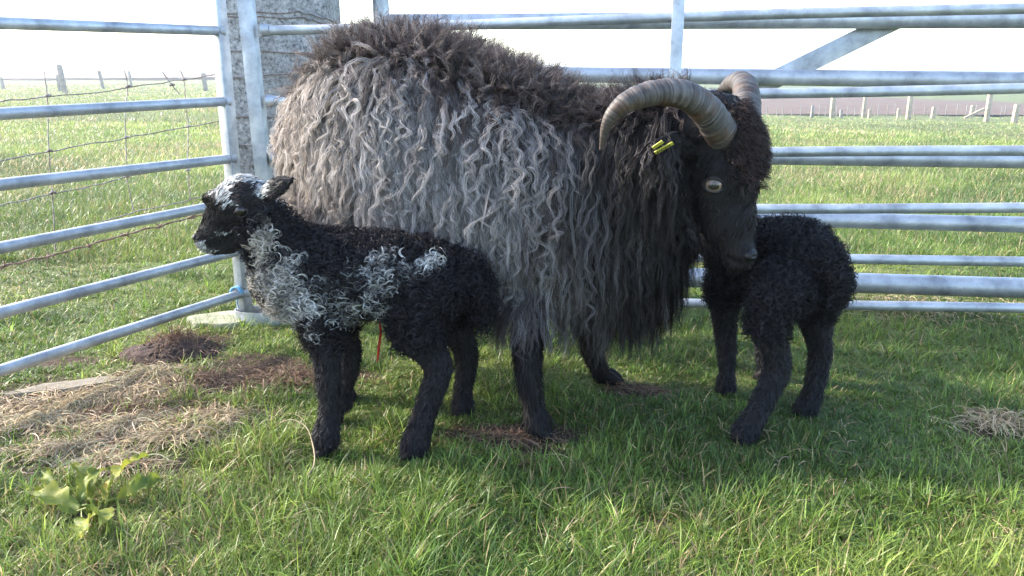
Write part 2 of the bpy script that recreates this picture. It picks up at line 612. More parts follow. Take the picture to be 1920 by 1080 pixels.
def build_grass():
    V, Q, C = [], [], []
    off = 0

    def push(vq, c, K):
        nonlocal off
        v, q = vq
        V.append(v)
        Q.append(q + off)
        C.append(np.repeat(c, K * 2, 0))
        off += len(v)

    # near sward: blades fan out of many small tufts
    nt_ = 26000
    tx, ty = wedge(nt_, 0.55, 3.5, 0.4, power=0)
    tsize = RNG.uniform(0.55, 1.65, nt_)
    ttone = RNG.normal(0, 0.75, nt_)
    n = 460000
    x, y = wedge(n, 0.55, 3.4, 0.4, power=0)
    ti = RNG.integers(0, nt_, n)
    intuft = RNG.random(n) < 0.72
    rr_ = np.abs(RNG.normal(0, 0.013, n)) * tsize[ti]
    aa_ = RNG.uniform(0, 6.28, n)
    x = np.where(intuft, tx[ti] + rr_ * np.cos(aa_), x)
    y = np.where(intuft, ty[ti] + rr_ * np.sin(aa_), y)
    b = bare(x, y)
    keep = RNG.random(n) > b * 0.88
    x, y, b, ti, intuft, rr_, aa_ = x[keep], y[keep], b[keep], ti[keep], intuft[keep], rr_[keep], aa_[keep]
    n = len(x)
    clump = fbm(x * 7 + 2, y * 7 + 8, 3)
    big = fbm(x * 1.9 + 33, y * 1.9 + 21, 2)
    L = RNG.uniform(0.016, 0.041, n) * (0.45 + 1.0 * clump) * (0.55 + 0.9 * big) * np.where(intuft, tsize[ti], 0.8)
    L *= 1 - 0.5 * b
    for (fx, fy, fr) in FEET:
        d = np.hypot(x - fx, y - fy)
        L *= 0.45 + 0.55 * smooth01(fr, fr + 0.09, d)
    w = RNG.uniform(0.0013, 0.0029, n)
    flow = 6.28 * fbm(x * 2.6, y * 2.6, 2) * 2.0
    head = np.where(intuft, aa_ + RNG.normal(0, 0.6, n), np.where(RNG.random(n) < 0.4, flow + RNG.normal(0, 0.8, n), RNG.uniform(0, 6.28, n)))
    lean = np.where(intuft, 0.20 + 30 * rr_ + RNG.normal(0, 0.30, n), np.abs(RNG.normal(0.8, 0.5, n)))
    gc = grass_colour(x, y, n) * np.exp(0.42 * np.where(intuft, ttone[ti], 0.0))[:, None]
    push(blades(x, y, L, w, np.clip(lean, 0, 1.5), RNG.uniform(0.1, 1.7, n), head, 5), gc, 5)
    # longer stray blades
    n = 3500
    x, y = wedge(n, 0.6, 3.2, 0.4)
    k = RNG.random(n) > bare(x, y) * 0.8
    x, y = x[k], y[k]
    n = len(x)
    L = RNG.uniform(0.036, 0.068, n) * (0.6 + 0.6 * fbm(x * 1.9 + 33, y * 1.9 + 21, 2))
    for (fx, fy, fr) in FEET:
        L *= 0.35 + 0.65 * smooth01(fr, fr + 0.12, np.hypot(x - fx, y - fy))
    push(blades(x, y, L, RNG.uniform(0.002, 0.004, n), np.abs(RNG.normal(0.3, 0.3, n)), RNG.uniform(0.4, 1.7, n), RNG.uniform(0, 6.28, n), 6),
         grass_colour(x, y, n), 6)
    # middle distance
    n = 240000
    x, y = wedge(n, 3.0, 13, 0.6, power=0)
    L = RNG.uniform(0.03, 0.065, n) * (0.5 + 1.0 * fbm(x * 3 + 2, y * 3 + 8, 3)) * (0.9 + 0.04 * y)
    w = 0.0022 * (y / 2.6) * RNG.uniform(0.7, 1.3, n)
    push(blades(x, y, L, w, np.abs(RNG.normal(0.4, 0.35, n)), RNG.uniform(0.1, 1.4, n), RNG.uniform(0, 6.28, n), 4), grass_colour(x * 0.5, y * 0.5, n, 1.6) * (0.65 + 1.0 * fbm(x * 0.5 + 4, y * 0.28, 3))[:, None] * 0.85 + np.array([0.060, 0.056, 0.034]) * smooth01(3, 8, y)[:, None], 4)  # pale term grows with distance: haze put into the blade colour
    # far tufts
    n = 105000
    x, y = wedge(n, 12, 62, 1.5, power=0)
    L = RNG.uniform(0.05, 0.11, n) * (0.35 + 1.2 * fbm(x * 0.9 + 2, y * 0.9 + 8, 3))
    w = 0.0022 * (y / 2.4) * RNG.uniform(0.8, 1.5, n)
    push(blades(x, y, L, w, np.abs(RNG.normal(0.5, 0.4, n)), RNG.uniform(0.1, 1.4, n), RNG.uniform(0, 6.28, n), 3), grass_colour(x * 0.2, y * 0.2, n, 2) * (0.6 + 1.1 * fbm(x * 0.16 + 4, y * 0.08, 3))[:, None] * 0.80 + np.array([0.085, 0.078, 0.046]), 3)  # constant pale term: distance haze painted into the tufts' colour
    o = mesh_np("grass", np.concatenate(V), np.concatenate(Q), mat=GRASSM, color=np.concatenate(C))
    tag(o, "short green meadow grass with scattered dry blades", "grass", kind="stuff")


def build_straw():
    """dead grass and hay lying on the ground"""
    V, Q, C = [], [], []
    off = 0
    # (px, py, rx, ry, n, height, tone)
    sp = [(230, 745, 0.20, 0.10, 1300, 0.022, 0), (250, 800, 0.20, 0.07, 1300, 0.020, 0), (150, 760, 0.28, 0.13, 1200, 0.02, 0), (90, 790, 0.16, 0.09, 1100, 0.020, 0),
          (300, 715, 0.10, 0.06, 500, 0.030, 0), (200, 870, 0.10, 0.03, 500, 0.018, 0), (420, 790, 0.13, 0.05, 450, 0.018, 0), (230, 770, 0.34, 0.16, 2200, 0.015, 1), (400, 720, 0.2, 0.1, 700, 0.02, 1), (130, 850, 0.18, 0.06, 600, 0.02, 0), (330, 825, 0.16, 0.05, 500, 0.02, 0),
          (540, 715, 0.12, 0.06, 420, 0.02, 1), (1870, 800, 0.09, 0.045, 420, 0.028, 0), (1720, 580, 0.5, 0.16, 700, 0.03, 0),
          (980, 825, 0.10, 0.04, 260, 0.015, 1), (1000, 880, 0.06, 0.03, 60, 0.02, 1), (1190, 735, 0.1, 0.05, 120, 0.02, 1),
          (1500, 850, 0.5, 0.3, 50, 0.02, 0), (1200, 950, 0.6, 0.2, 45, 0.02, 0), (600, 960, 0.5, 0.15, 40, 0.02, 0),
          (1050, 780, 0.6, 0.2, 60, 0.02, 1), (335, 662, 0.10, 0.08, 1100, 0.055, 1), (1890, 1030, 0.05, 0.025, 60, 0.02, 0)]
    K = 7
    for (px, py, rx, ry, n, hgt, tone) in sp:
        g = ground_px(px, py)
        r = np.abs(RNG.normal(0, 0.55, n))
        a = RNG.uniform(0, 6.28, n)
        x, y = g[0] + rx * r * np.cos(a), g[1] + ry * r * np.sin(a)
        L = RNG.uniform(0.02, 0.085, n)
        h = RNG.uniform(0, 6.28, n)
        bend = RNG.normal(0, 1.1, n)
        P = np.zeros((n, K, 3))
        P[:, 0, 0], P[:, 0, 1] = x, y
        for k in range(1, K):
            hh = h + bend * k / K
            P[:, k, 0] = P[:, k - 1, 0] + np.cos(hh) * L / K
            P[:, k, 1] = P[:, k - 1, 1] + np.sin(hh) * L / K
        lift = np.exp(-r ** 2) * RNG.uniform(0.1, 1, n) * hgt
        P[:, :, 2] = gz(P[:, :, 0], P[:, :, 1]) + 0.004 + lift[:, None] * (0.4 + 0.9 * RNG.random((n, 1)) * np.sin(np.linspace(0, 3.1, K))[None, :])
        w = RNG.uniform(0.0008, 0.0019, n)[:, None] * np.ones((1, K))
        t = norm(np.gradient(P, axis=1))
        side = norm(np.cross(t, norm(RNG.normal(0, 1, (n, 1, 3)) * 0.6 + np.array([0, 0, 1.0]))))
        v, q = ribbons(P, w, side)
        V.append(v)
        Q.append(q + off)
        off += len(v)
        base = np.array([0.46, 0.36, 0.22]) if tone == 0 else np.array([0.19, 0.115, 0.075])
        c = base * RNG.uniform(0.45, 1.15, (n, 1)) * (1 + RNG.normal(0, 0.06, (n, 3)))
        C.append(np.repeat(c, K * 2, 0))
    o = mesh_np("straw", np.concatenate(V), np.concatenate(Q), mat=STRAWM, color=np.concatenate(C))
    tag(o, "dead straw and withered grass strewn on the ground", "straw", kind="stuff")


# ---------------------------------------------------------------- animals: body from lofted chains, fused by a voxel remesh
def loft(chain, side, seg=18, sub=5):
    """chain: list of (point, a, b); a = radius along side, b = radius across it"""
    p = np.array([c[0] for c in chain], float)
    a = np.array([c[1] for c in chain], float)
    b = np.array([c[2] for c in chain], float)
    n = len(p)
    t = np.linspace(0, n - 1, (n - 1) * sub + 1)
    out = []
    ext = np.vstack([2 * p[0] - p[1], p, 2 * p[-1] - p[-2]])
    for u in t:
        i = min(int(u), n - 2)
        f = u - i
        p0, p1, p2, p3 = ext[i], ext[i + 1], ext[i + 2], ext[i + 3]
        q = 0.5 * ((2 * p1) + (-p0 + p2) * f + (2 * p0 - 5 * p1 + 4 * p2 - p3) * f * f + (-p0 + 3 * p1 - 3 * p2 + p3) * f ** 3)
        s = f * f * (3 - 2 * f)
        out.append((q, a[i] + (a[i + 1] - a[i]) * s, b[i] + (b[i + 1] - b[i]) * s))
    Q = np.array([o[0] for o in out])
    T = norm(np.gradient(Q, axis=0))
    side = np.asarray(side, float)
    rings = []
    ca = [0.0, 0.35, 0.7, 0.93]
    for i, (q, ra, rb) in enumerate(out):
        u = norm(side - T[i] * np.dot(side, T[i]))
        w = np.cross(T[i], u)
        if i == 0:
            for s in ca:
                k = math.sqrt(1 - (1 - s) ** 2) if s > 0 else 0.06
                rings.append((q - T[i] * (1 - s) * min(ra, rb) * 0.9, ra * k, rb * k, u, w))
        rings.append((q, ra, rb, u, w))
        if i == len(out) - 1:
            for s in reversed(ca):
                k = math.sqrt(1 - (1 - s) ** 2) if s > 0 else 0.06
                rings.append((q + T[i] * (1 - s) * min(ra, rb) * 0.9, ra * k, rb * k, u, w))
    vs = []
    for q, ra, rb, u, w in rings:
        for k in range(seg):
            an = 2 * math.pi * k / seg
            vs.append(q + u * ra * math.cos(an) + w * rb * math.sin(an))
    fs = []
    m = len(rings)
    for i in range(m - 1):
        for k in range(seg):
            fs.append((i * seg + k, i * seg + (k + 1) % seg, (i + 1) * seg + (k + 1) % seg, (i + 1) * seg + k))
    fs.append(tuple(reversed(range(seg))))
    fs.append(tuple((m - 1) * seg + k for k in range(seg)))
    return vs, fs


class Body:
    def __init__(self, name):
        self.name, self.mb, self.seg = name, MB(), []

    def chain(self, region, pts, side=(0, 1, 0)):
        if region == "leg" and self.name.startswith("lamb"):
            k = (1, 0.90, 0.84, 0.86, 0.95, 0.95)
            pts = [(p, a * k[i], b * k[i]) for i, (p, a, b) in enumerate(pts)]
        self.mb.add(*loft(pts, side))
        for (p, a, b), (q, c, d) in zip(pts[:-1], pts[1:]):
            self.seg.append((region, np.array(p), np.array(q), max((a + b) / 2, 0.01), max((c + d) / 2, 0.01)))

    def fuse(self, voxel, smooth=6):
        o = self.mb.build(self.name + "_raw", SKIN)
        m = o.modifiers.new("remesh", "REMESH")
        m.mode, m.voxel_size = "VOXEL", voxel
        s = o.modifiers.new("smooth", "SMOOTH")
        s.iterations, s.factor = smooth, 0.5
        dg = bpy.context.evaluated_depsgraph_get()
        me = bpy.data.meshes.new_from_object(o.evaluated_get(dg))
        me.name = self.name
        bpy.data.objects.remove(o)
        me.polygons.foreach_set("use_smooth", np.ones(len(me.polygons), dtype=bool))
        if not me.materials:
            me.materials.append(SKIN)
        self.obj = link(bpy.data.objects.new(self.name, me))
        self.refresh()
        return self.obj

    def refresh(self):
        me = self.obj.data
        n = len(me.vertices)
        co = np.empty(n * 3, dtype=np.float32)
        me.vertices.foreach_get("co", co)
        self.co = co.reshape(-1, 3).astype(float)
        me.calc_loop_triangles()
        t = np.empty(len(me.loop_triangles) * 3, dtype=np.int32)
        me.loop_triangles.foreach_get("vertices", t)
        self.tri = t.reshape(-1, 3)
        a, b, c = self.co[self.tri[:, 0]], self.co[self.tri[:, 1]], self.co[self.tri[:, 2]]
        nn = np.cross(b - a, c - a)
        self.area = np.linalg.norm(nn, axis=1) / 2
        vn = np.zeros_like(self.co)
        for k in range(3):
            np.add.at(vn, self.tri[:, k], nn)
        self.vn = norm(vn)
        self.bvh = BVHTree.FromPolygons(self.co.tolist(), self.tri.tolist())

    def dent(self, c, r, depth, direction=None):
        """push the surface in (or out, depth < 0) around c"""
        d = np.linalg.norm(self.co - np.asarray(c), axis=1)
        k = np.exp(-(d / r) ** 2) * (d < 3 * r)
        dirn = self.vn if direction is None else norm(np.asarray(direction, float))
        self.co = self.co - dirn * (k * depth)[:, None]

    def commit(self):
        me = self.obj.data
        me.vertices.foreach_set("co", self.co.astype(np.float32).ravel())
        me.update()
        self.refresh()

    def region(self, P):
        """nearest chain of each point: name, position along, direction"""
        best = np.full(len(P), 1e9)
        name = np.zeros(len(P), dtype=object)
        dirs = np.zeros((len(P), 3))
        for (rn, a, b, ra, rb) in self.seg:
            ab = b - a
            t = np.clip(((P - a) @ ab) / (ab @ ab), 0, 1)
            d = np.linalg.norm(P - (a + t[:, None] * ab), axis=1) / (ra + (rb - ra) * t)
            m = d < best
            best[m] = d[m]
            name[m] = rn
            dirs[m] = norm(ab)
        return name, dirs

    def sample(self, n, weight=None):
        w = self.area.copy()
        if weight is not None:
            cen = self.co[self.tri].mean(1)
            nrm = norm(self.vn[self.tri].mean(1))
            w = w * weight(cen, nrm)
        i = RNG.choice(len(w), n, p=w / w.sum())
        r1, r2 = np.sqrt(RNG.random(n)), RNG.random(n)
        b = np.stack([1 - r1, r1 * (1 - r2), r1 * r2], -1)
        P = (self.co[self.tri[i]] * b[..., None]).sum(1)
        Nn = norm((self.vn[self.tri[i]] * b[..., None]).sum(1))
        return P, Nn

    def paint(self, col):
        me = self.obj.data
        at = me.color_attributes.new("tint", "FLOAT_COLOR", "POINT")
        c = np.ones((len(self.co), 4), dtype=np.float32)
        c[:, :3] = col
        at.data.foreach_set("color", c.ravel())


def grow(body, P, Nn, L, d0, grav, K, push=0.004, pushtip=0.012, gnd=True):
    """guide curves from roots, sagging under gravity and kept outside the body"""
    n = len(P)
    G = np.zeros((n, K, 3))
    G[:, 0] = P - Nn * 0.002
    v = norm(d0)
    ds = (L / (K - 1))[:, None]
    g = np.broadcast_to(np.asarray(grav, float), (n,))[:, None]
    for k in range(1, K):
        v = norm(v + np.array([0, 0, -1.0]) * g * 1.0 / (K - 1))
        p = G[:, k - 1] + v * ds
        off = push + (pushtip - push) * k / (K - 1)
        for i in range(n):
            loc, nrm, idx, dist = body.bvh.find_nearest(p[i])
            dv = (p[i][0] - loc[0]) * nrm[0] + (p[i][1] - loc[1]) * nrm[1] + (p[i][2] - loc[2]) * nrm[2]
            if dv < 0:
                dist = -dist
            if dist < off:
                p[i, 0] += nrm[0] * (off - dist)
                p[i, 1] += nrm[1] * (off - dist)
                p[i, 2] += nrm[2] * (off - dist)
        if gnd:
            p[:, 2] = np.maximum(p[:, 2], 0.012)
        v = norm(0.5 * v + 0.5 * norm(p - G[:, k - 1]))
        G[:, k] = p
    return G


def resample(G, K2):
    n, K = G.shape[:2]
    t = np.linspace(0, K - 1, K2)
    i = np.minimum(t.astype(int), K - 2)
    f = (t - i)[None, :, None]
    g = np.pad(G, ((0, 0), (1, 1), (0, 0)), mode="edge")
    g[:, 0] = 2 * G[:, 0] - G[:, 1]
    g[:, -1] = 2 * G[:, -1] - G[:, -2]
    p0, p1, p2, p3 = g[:, i], g[:, i + 1], g[:, i + 2], g[:, i + 3]
    return 0.5 * (2 * p1 + (-p0 + p2) * f + (2 * p0 - 5 * p1 + 4 * p2 - p3) * f * f + (-p0 + 3 * p1 - 3 * p2 + p3) * f ** 3)


def locks(G, Nn, L, K, kids, spread, tipspread, amp, wl, flat, width, col, tip, jit=0.15, kidamp=0.25, phase_grad=0.0, meander=0.0):
    """each guide becomes a lock of `kids` strands with a shared wave; returns verts, quads, colours"""
    n = len(G)
    C = resample(G, K)
    T = norm(np.gradient(C, axis=1))
    e1 = norm(np.cross(T, Nn[:, None, :] + 1e-4))       # along the skin, across the lock
    e2 = np.cross(T, e1)
    s = np.linspace(0, 1, K)[None, :]
    ph = RNG.uniform(0, 6.28, (n, 1))
    wl_ = np.asarray(wl).reshape(-1, 1) * np.ones((n, 1))
    amp_ = np.asarray(amp).reshape(-1, 1) * np.ones((n, 1))
    flat_ = np.asarray(flat).reshape(-1, 1) * np.ones((n, 1))
    hand = np.where(RNG.random((n, 1)) < 0.5, 1, -1)
    arg = ph + 6.2832 * L[:, None] * (s * (1 + phase_grad * s)) / wl_
    arg = arg + RNG.uniform(0.3, 2.0, (n, 1)) * np.sin(6.2832 * s * RNG.uniform(0.6, 1.6, (n, 1)) + RNG.uniform(0, 6.28, (n, 1)))
    env = amp_ * (0.25 + 0.75 * smooth01(0, 0.35, s))
    mea = meander * RNG.normal(0, 1, (n, 1)) * np.sin(6.2832 * s * RNG.uniform(0.4, 1.0, (n, 1)) + RNG.uniform(0, 6.28, (n, 1))) * smooth01(0, 0.5, s)
    C = C + e1 * mea[..., None]
    C = C + e1 * (env * np.sin(arg))[..., None] + e2 * (env * flat_ * hand * np.cos(arg))[..., None]
    idx = np.repeat(np.arange(n), kids)
    m = len(idx)
    P = C[idx]
    E1, E2 = e1[idx], e2[idx]
    ra = RNG.uniform(0, 6.28, m)
    rr = np.sqrt(RNG.random(m))
    spread_ = (np.asarray(spread).reshape(-1) * np.ones(n))[idx]
    tips_ = (np.asarray(tipspread).reshape(-1) * np.ones(n))[idx]
    rad = spread_[:, None] * (1 - s) + tips_[:, None] * s
    P = P + E1 * (np.cos(ra) * rr)[:, None, None] * rad[..., None] + E2 * (np.sin(ra) * rr * 0.6)[:, None, None] * rad[..., None]
    kp = RNG.uniform(0, 6.28, (m, 1))
    ka = (amp_[idx] * kidamp) * smooth01(0, 0.4, s)
    kw = wl_[idx] * RNG.uniform(0.6, 1.3, (m, 1))
    karg = kp + 6.2832 * L[idx][:, None] * s / kw
    P = P + E1 * (ka * np.sin(karg))[..., None] + E2 * (ka * np.cos(karg))[..., None]
    # unequal lengths: cut each strand somewhere near its end
    cut = 1 - np.abs(RNG.normal(0, jit, (m, 1)))
    cut = np.clip(cut, 0.45, 1.0)
    t = np.linspace(0, 1, K)[None, :] * cut * (K - 1)
    i0 = np.minimum(t.astype(int), K - 2)
    f = (t - i0)[..., None]
    rows = np.arange(m)[:, None]
    P = P[rows, i0] * (1 - f) + P[rows, i0 + 1] * f
    Tt = norm(np.gradient(P, axis=1))
    face = norm(Nn[idx] + RNG.normal(0, 0.55, (m, 3)))[:, None, :]
    side = norm(np.cross(Tt, face))
    Wk = np.asarray(width).reshape(-1)[:, None] * np.ones((n, 1))
    Wk = Wk[idx] * RNG.uniform(0.7, 1.3, (m, 1)) * np.clip(1.05 - s ** 3, 0.15, 1)
    v, q = ribbons(P, Wk, side)
    var = RNG.uniform(0.62, 1.38, (m, 1, 1))
    ss = s[..., None]
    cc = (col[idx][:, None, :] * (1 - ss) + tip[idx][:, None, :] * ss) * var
    cc = np.repeat(cc[:, :, None, :], 2, 2).reshape(-1, 3)
    return v, q, cc


class Fur:
    def __init__(self):
        self.v, self.q, self.c, self.o = [], [], [], 0

    def add(self, vqc):
        v, q, c = vqc
        self.v.append(v)
        self.q.append(q + self.o)
        self.c.append(c)
        self.o += len(v)

    def build(self, name, mat, parent):
        return mesh_np(name, np.concatenate(self.v), np.concatenate(self.q), mat=mat, parent=parent, color=np.concatenate(self.c))


def eyeball(body, px, py, r, sink, name, mat, parent, mirror=None, tilt=0.0, lid=True, lidmat=None, aspect=0.62):
    """eye where the surface is met at the photo's pixel; returns eye object and frame"""
    o = Vector((0, 0, CAM_H))
    d = Vector(W(px, py, 1.0)) - o
    loc, nrm, idx, dist = body.bvh.ray_cast(o, d.normalized())
    if loc is None:
        return None
    loc, nrm = np.array(loc), np.array(nrm)
    # mean normal around
    k = np.linalg.norm(body.co - loc, axis=1) < 0.02
    nrm = norm(body.vn[k].mean(0))
    return loc, nrm


def add_eye(parent, loc, nrm, r, sink, mats, horiz, lidmat, aspect=0.62, amber=False):
    horiz = norm(horiz - nrm * np.dot(horiz, nrm))
    up = norm(np.cross(nrm, horiz))
    if up[2] < 0:
        up = -up
    M = Matrix((horiz, up, nrm)).transposed().to_4x4()
    M.translation = Vector(loc - nrm * sink)
    bm = bmesh.new()
    bmesh.ops.create_uvsphere(bm, u_segments=32, v_segments=20, radius=r)
    me = bpy.data.meshes.new("eye")
    bm.to_mesh(me)
    bm.free()
    me.polygons.foreach_set("use_smooth", np.ones(len(me.polygons), dtype=bool))
    me.materials.append(mats)
    e = bpy.data.objects.new("eye", me)
    link(e, parent)
    e.matrix_local = M
    # eyelids: an almond ring
    mb = MB()
    pts, rad = [], []
    for k in range(28):
        a = 2 * math.pi * k / 28
        ex, ey = math.cos(a), math.sin(a)
        xx = r * 1.02 * ex
        yy = r * aspect * ey * (1 - 0.25 * abs(ex) ** 3)
        zz = math.sqrt(max(r * r * 1.06 - min(xx * xx + yy * yy, r * r), 0))
        pts.append((xx, yy, max(zz, sink * 0.9)))
        rad.append(r * (0.13 if ey > 0 else 0.08))
    mb.tube(pts, rad, 8, closed=True)
    lid = mb.build("eyelid", lidmat, e)
    return e


def mat_amber():
    m, nt, b, out = new_mat("amber_eye")
    tc = N(nt, "ShaderNodeTexCoord")
    sx = N(nt, "ShaderNodeSeparateXYZ")
    nt.links.new(tc.outputs["Object"], sx.inputs[0])

    def math_(op, a, bv):
        n = N(nt, "ShaderNodeMath", operation=op)
        for i, q in enumerate((a, bv)):
            if isinstance(q, (int, float)):
                n.inputs[i].default_value = q
            else:
                nt.links.new(q, n.inputs[i])
        return n.outputs[0]

    x2 = math_("POWER", math_("ABSOLUTE", math_("DIVIDE", sx.outputs[0], 0.0098), 0), 2.4)
    y2 = math_("POWER", math_("ABSOLUTE", math_("DIVIDE", math_("ADD", sx.outputs[1], 0.0018), 0.0050), 0), 2.4)
    pup = math_("LESS_THAN", math_("ADD", x2, y2), 1.0)
    rr = math_("SQRT", math_("ADD", math_("POWER", sx.outputs[0], 2), math_("POWER", sx.outputs[1], 2)), 0)
    c = ramp(nt, math_("DIVIDE", rr, 0.018), [(0.0, (0.05, 0.03, 0.02)), (0.45, (0.09, 0.056, 0.040)), (0.68, (0.17, 0.115, 0.082)), (0.80, (0.025, 0.02, 0.018))])
    mx = N(nt, "ShaderNodeMix", data_type="RGBA")
    nt.links.new(pup, mx.inputs[0])
    nt.links.new(c, mx.inputs[6])
    mx.inputs[7].default_value = (0.006, 0.006, 0.008, 1)
    nt.links.new(mx.outputs[2], b.inputs["Base Color"])
    b.inputs["Roughness"].default_value = 0.3
    b.inputs["Specular IOR Level"].default_value = 0.2
    b.inputs["Coat Weight"].default_value = 0.7
    b.inputs["Coat Roughness"].default_value = 0.02
    return m


AMBER = mat_amber()


def hoof(parent, x, y, heading, size):
    """cloven hoof: two tapered toes"""
    mb = MB()
    f = np.array([math.cos(heading), math.sin(heading), 0])
    l = np.array([-f[1], f[0], 0])
    z = float(gz(x, y))
    for s in (-1, 1):
        c = np.array([x, y, z]) + l * s * size * 0.33
        pts = [c - f * size * 0.35 + [0, 0, size * 0.95], c + [0, 0, size * 0.72], c + f * size * 0.5 + [0, 0, size * 0.40], c + f * size * 0.95 - l * s * size * 0.12 + [0, 0, size * 0.14]]
        mb.tube(pts, [size * 0.34, size * 0.42, size * 0.36, size * 0.12], 10)
        mb.tube([c - f * size * 0.4 + [0, 0, 0.0], c + f * size * 0.75 + [0, 0, 0.0]], [size * 0.34, size * 0.22], 10)
    return mb.build("hoof", HOOFM, parent)


def pc(*pts):
    return [(W(px, py, Y), a, b) for (px, py, Y, a, b) in pts]


def arr(*c):
    return np.array(c, float)


# ================================================================= the horned sheep
def build_sheep():
    B = Body("horned_sheep")
    ly = norm(arr(0.2, 0.98, 0))
    B.chain("torso", pc((622, 272, 1.79, 0.10, 0.13), (668, 266, 1.77, 0.155, 0.182), (765, 270, 1.735, 0.185, 0.203), (900, 314, 1.69, 0.185, 0.194),
                        (1040, 364, 1.645, 0.165, 0.178), (1120, 392, 1.615, 0.14, 0.158), (1190, 405, 1.59, 0.10, 0.13)), ly)
    B.chain("neck", pc((1090, 325, 1.62, 0.115, 0.110), (1190, 300, 1.575, 0.095, 0.100), (1265, 276, 1.535, 0.076, 0.086), (1325, 255, 1.50, 0.060, 0.072)), ly)
    hl = norm(arr(math.sin(R(33)), math.cos(R(33)), 0.035))
    B.chain("head", pc((1334, 222, 1.50, 0.058, 0.062), (1342, 275, 1.492, 0.064, 0.078), (1352, 345, 1.477, 0.062, 0.070), (1364, 410, 1.46, 0.046, 0.053),
                       (1379, 462, 1.447, 0.034, 0.036), (1387, 488, 1.441, 0.027, 0.027)), hl)
    B.chain("brow", pc((1378, 252, 1.475, 0.046, 0.030), (1388, 300, 1.467, 0.040, 0.022)), hl)
    B.chain("jaw", pc((1300, 345, 1.50, 0.040, 0.045), (1345, 420, 1.475, 0.028, 0.030), (1376, 502, 1.448, 0.018, 0.014)), hl)
    B.chain("head", pc((1375, 455, 1.445, 0.026, 0.030), (1396, 478, 1.425, 0.022, 0.022), (1402, 488, 1.420, 0.018, 0.015)), hl)
    # ears: near one lies back under the horn, far one mirrored
    B.chain("ear", [(W(1300, 278, 1.445), 0.018, 0.012), (W(1268, 272, 1.405), 0.026, 0.010), (W(1235, 277, 1.385), 0.020, 0.008), (W(1215, 283, 1.375), 0.008, 0.006)], (0, 0, 1))
    B.chain("ear", [(W(1375, 262, 1.55), 0.018, 0.012), (W(1392, 262, 1.60), 0.025, 0.010), (W(1395, 265, 1.65), 0.010, 0.007)], (0, 0, 1))
    # legs
    B.chain("leg", pc((1000, 520, 1.60, 0.045, 0.055), (990, 610, 1.515, 0.030, 0.034), (990, 690, 1.482, 0.025, 0.028), (1000, 760, 1.47, 0.020, 0.022), (1008, 800, 1.465, 0.026, 0.030)), ly)
    B.chain("leg", pc((1085, 540, 1.70, 0.050, 0.060), (1105, 630, 1.735, 0.026, 0.028), (1112, 665, 1.745, 0.022, 0.024), (1128, 700, 1.755, 0.018, 0.021), (1142, 718, 1.76, 0.023, 0.026)), ly)
    B.chain("leg", pc((640, 430, 1.70, 0.080, 0.11), (655, 520, 1.65, 0.052, 0.065), (612, 600, 1.66, 0.026, 0.036), (630, 690, 1.66, 0.020, 0.022), (640, 745, 1.655, 0.024, 0.026)), ly)
    B.chain("leg", pc((720, 430, 1.84, 0.080, 0.11), (800, 530, 1.85, 0.050, 0.065), (780, 600, 1.86, 0.026, 0.034), (805, 670, 1.85, 0.019, 0.022), (815, 690, 1.84, 0.023, 0.026)), ly)
    # tail stub
    B.chain("torso", pc((605, 280, 1.80, 0.035, 0.04), (590, 340, 1.80, 0.03, 0.035), (590, 400, 1.80, 0.02, 0.02)), ly)
    o = B.fuse(0.0055, 5)
    tag(o, "large shaggy black sheep with silver grey fleece and curled ridged horns", "sheep")
    # mouth and nostril
    mouth = [W(1420 - k * 9, 506 + 4 * math.sin(k * 0.6), 1.40) for k in range(9)]
    for p in mouth:
        q, nr, i, d = B.bvh.find_nearest(p)
        B.dent(np.array(q), 0.0045, 0.004)
    for (px, py) in ((1404, 487), (1424, 488)):
        q, nr, i, d = B.bvh.find_nearest(W(px, py, 1.41))
        B.dent(np.array(q), 0.007, 0.007)
    # brow over the eye, hollow in front of it
    q, nr, i, d = B.bvh.find_nearest(W(1338, 322, 1.41))
    B.dent(np.array(q), 0.016, -0.006)
    q, nr, i, d = B.bvh.find_nearest(W(1375, 380, 1.42))
    B.dent(np.array(q), 0.02, 0.006)
    q, nr, i, d = B.bvh.find_nearest(W(1318, 372, 1.42))
    B.dent(np.array(q), 0.02, -0.004)
    B.commit()
    reg, dirs = B.region(B.co)
    base = np.tile(arr(0.006, 0.005, 0.005), (len(B.co), 1))
    tor = reg == "torso"
    base[tor] = arr(0.030, 0.026, 0.026)
    B.paint(base)

    px_of = lambda P: P[:, 0] / np.maximum((P[:, 1] * CP + (CAM_H - P[:, 2]) * SP_), 0.1) * FPX + 960

    # ---- fleece
    F = Fur()

    def wt(c, nn):
        r, _ = B.region(c)
        w = np.where((r == "torso") | (r == "neck") | ((r == "leg") & (c[:, 2] > 0.27)), 1.0, 0.0)
        w = w * smooth01(1300, 1250, px_of(c))
        return w * np.where(nn[:, 1] < 0.25, 1.0, 0.45) * np.where(c[:, 2] < 0.20, 0.5, 1)

    n = 8600
    P, Nn = B.sample(n, wt)
    u = px_of(P)
    rg, dr = B.region(P)
    topness = smooth01(0.62, 0.95, Nn[:, 2])
    hgt = P[:, 2]
    hair_down = 1 - topness
    down = norm(arr(-0.08, 0, -1) - Nn * (Nn @ arr(-0.08, 0, -1))[:, None])
    rand = RNG.normal(0, 1, (n, 3))
    front = smooth01(1080, 1200, u)
    d0 = norm(Nn * (0.55 + 0.75 * topness)[:, None] + down * (0.9 * hair_down)[:, None] + rand * (0.22 + 0.35 * topness)[:, None])
    L = RNG.uniform(0.085, 0.13, n) * (1 - 0.30 * topness) + 0.055 * front * hair_down
    L = L * (1 + 0.25 * smooth01(0.42, 0.30, P[:, 2]) * smooth01(800, 900, u))
    L *= 1 - 0.25 * smooth01(0.5, 0.9, -Nn[:, 2])
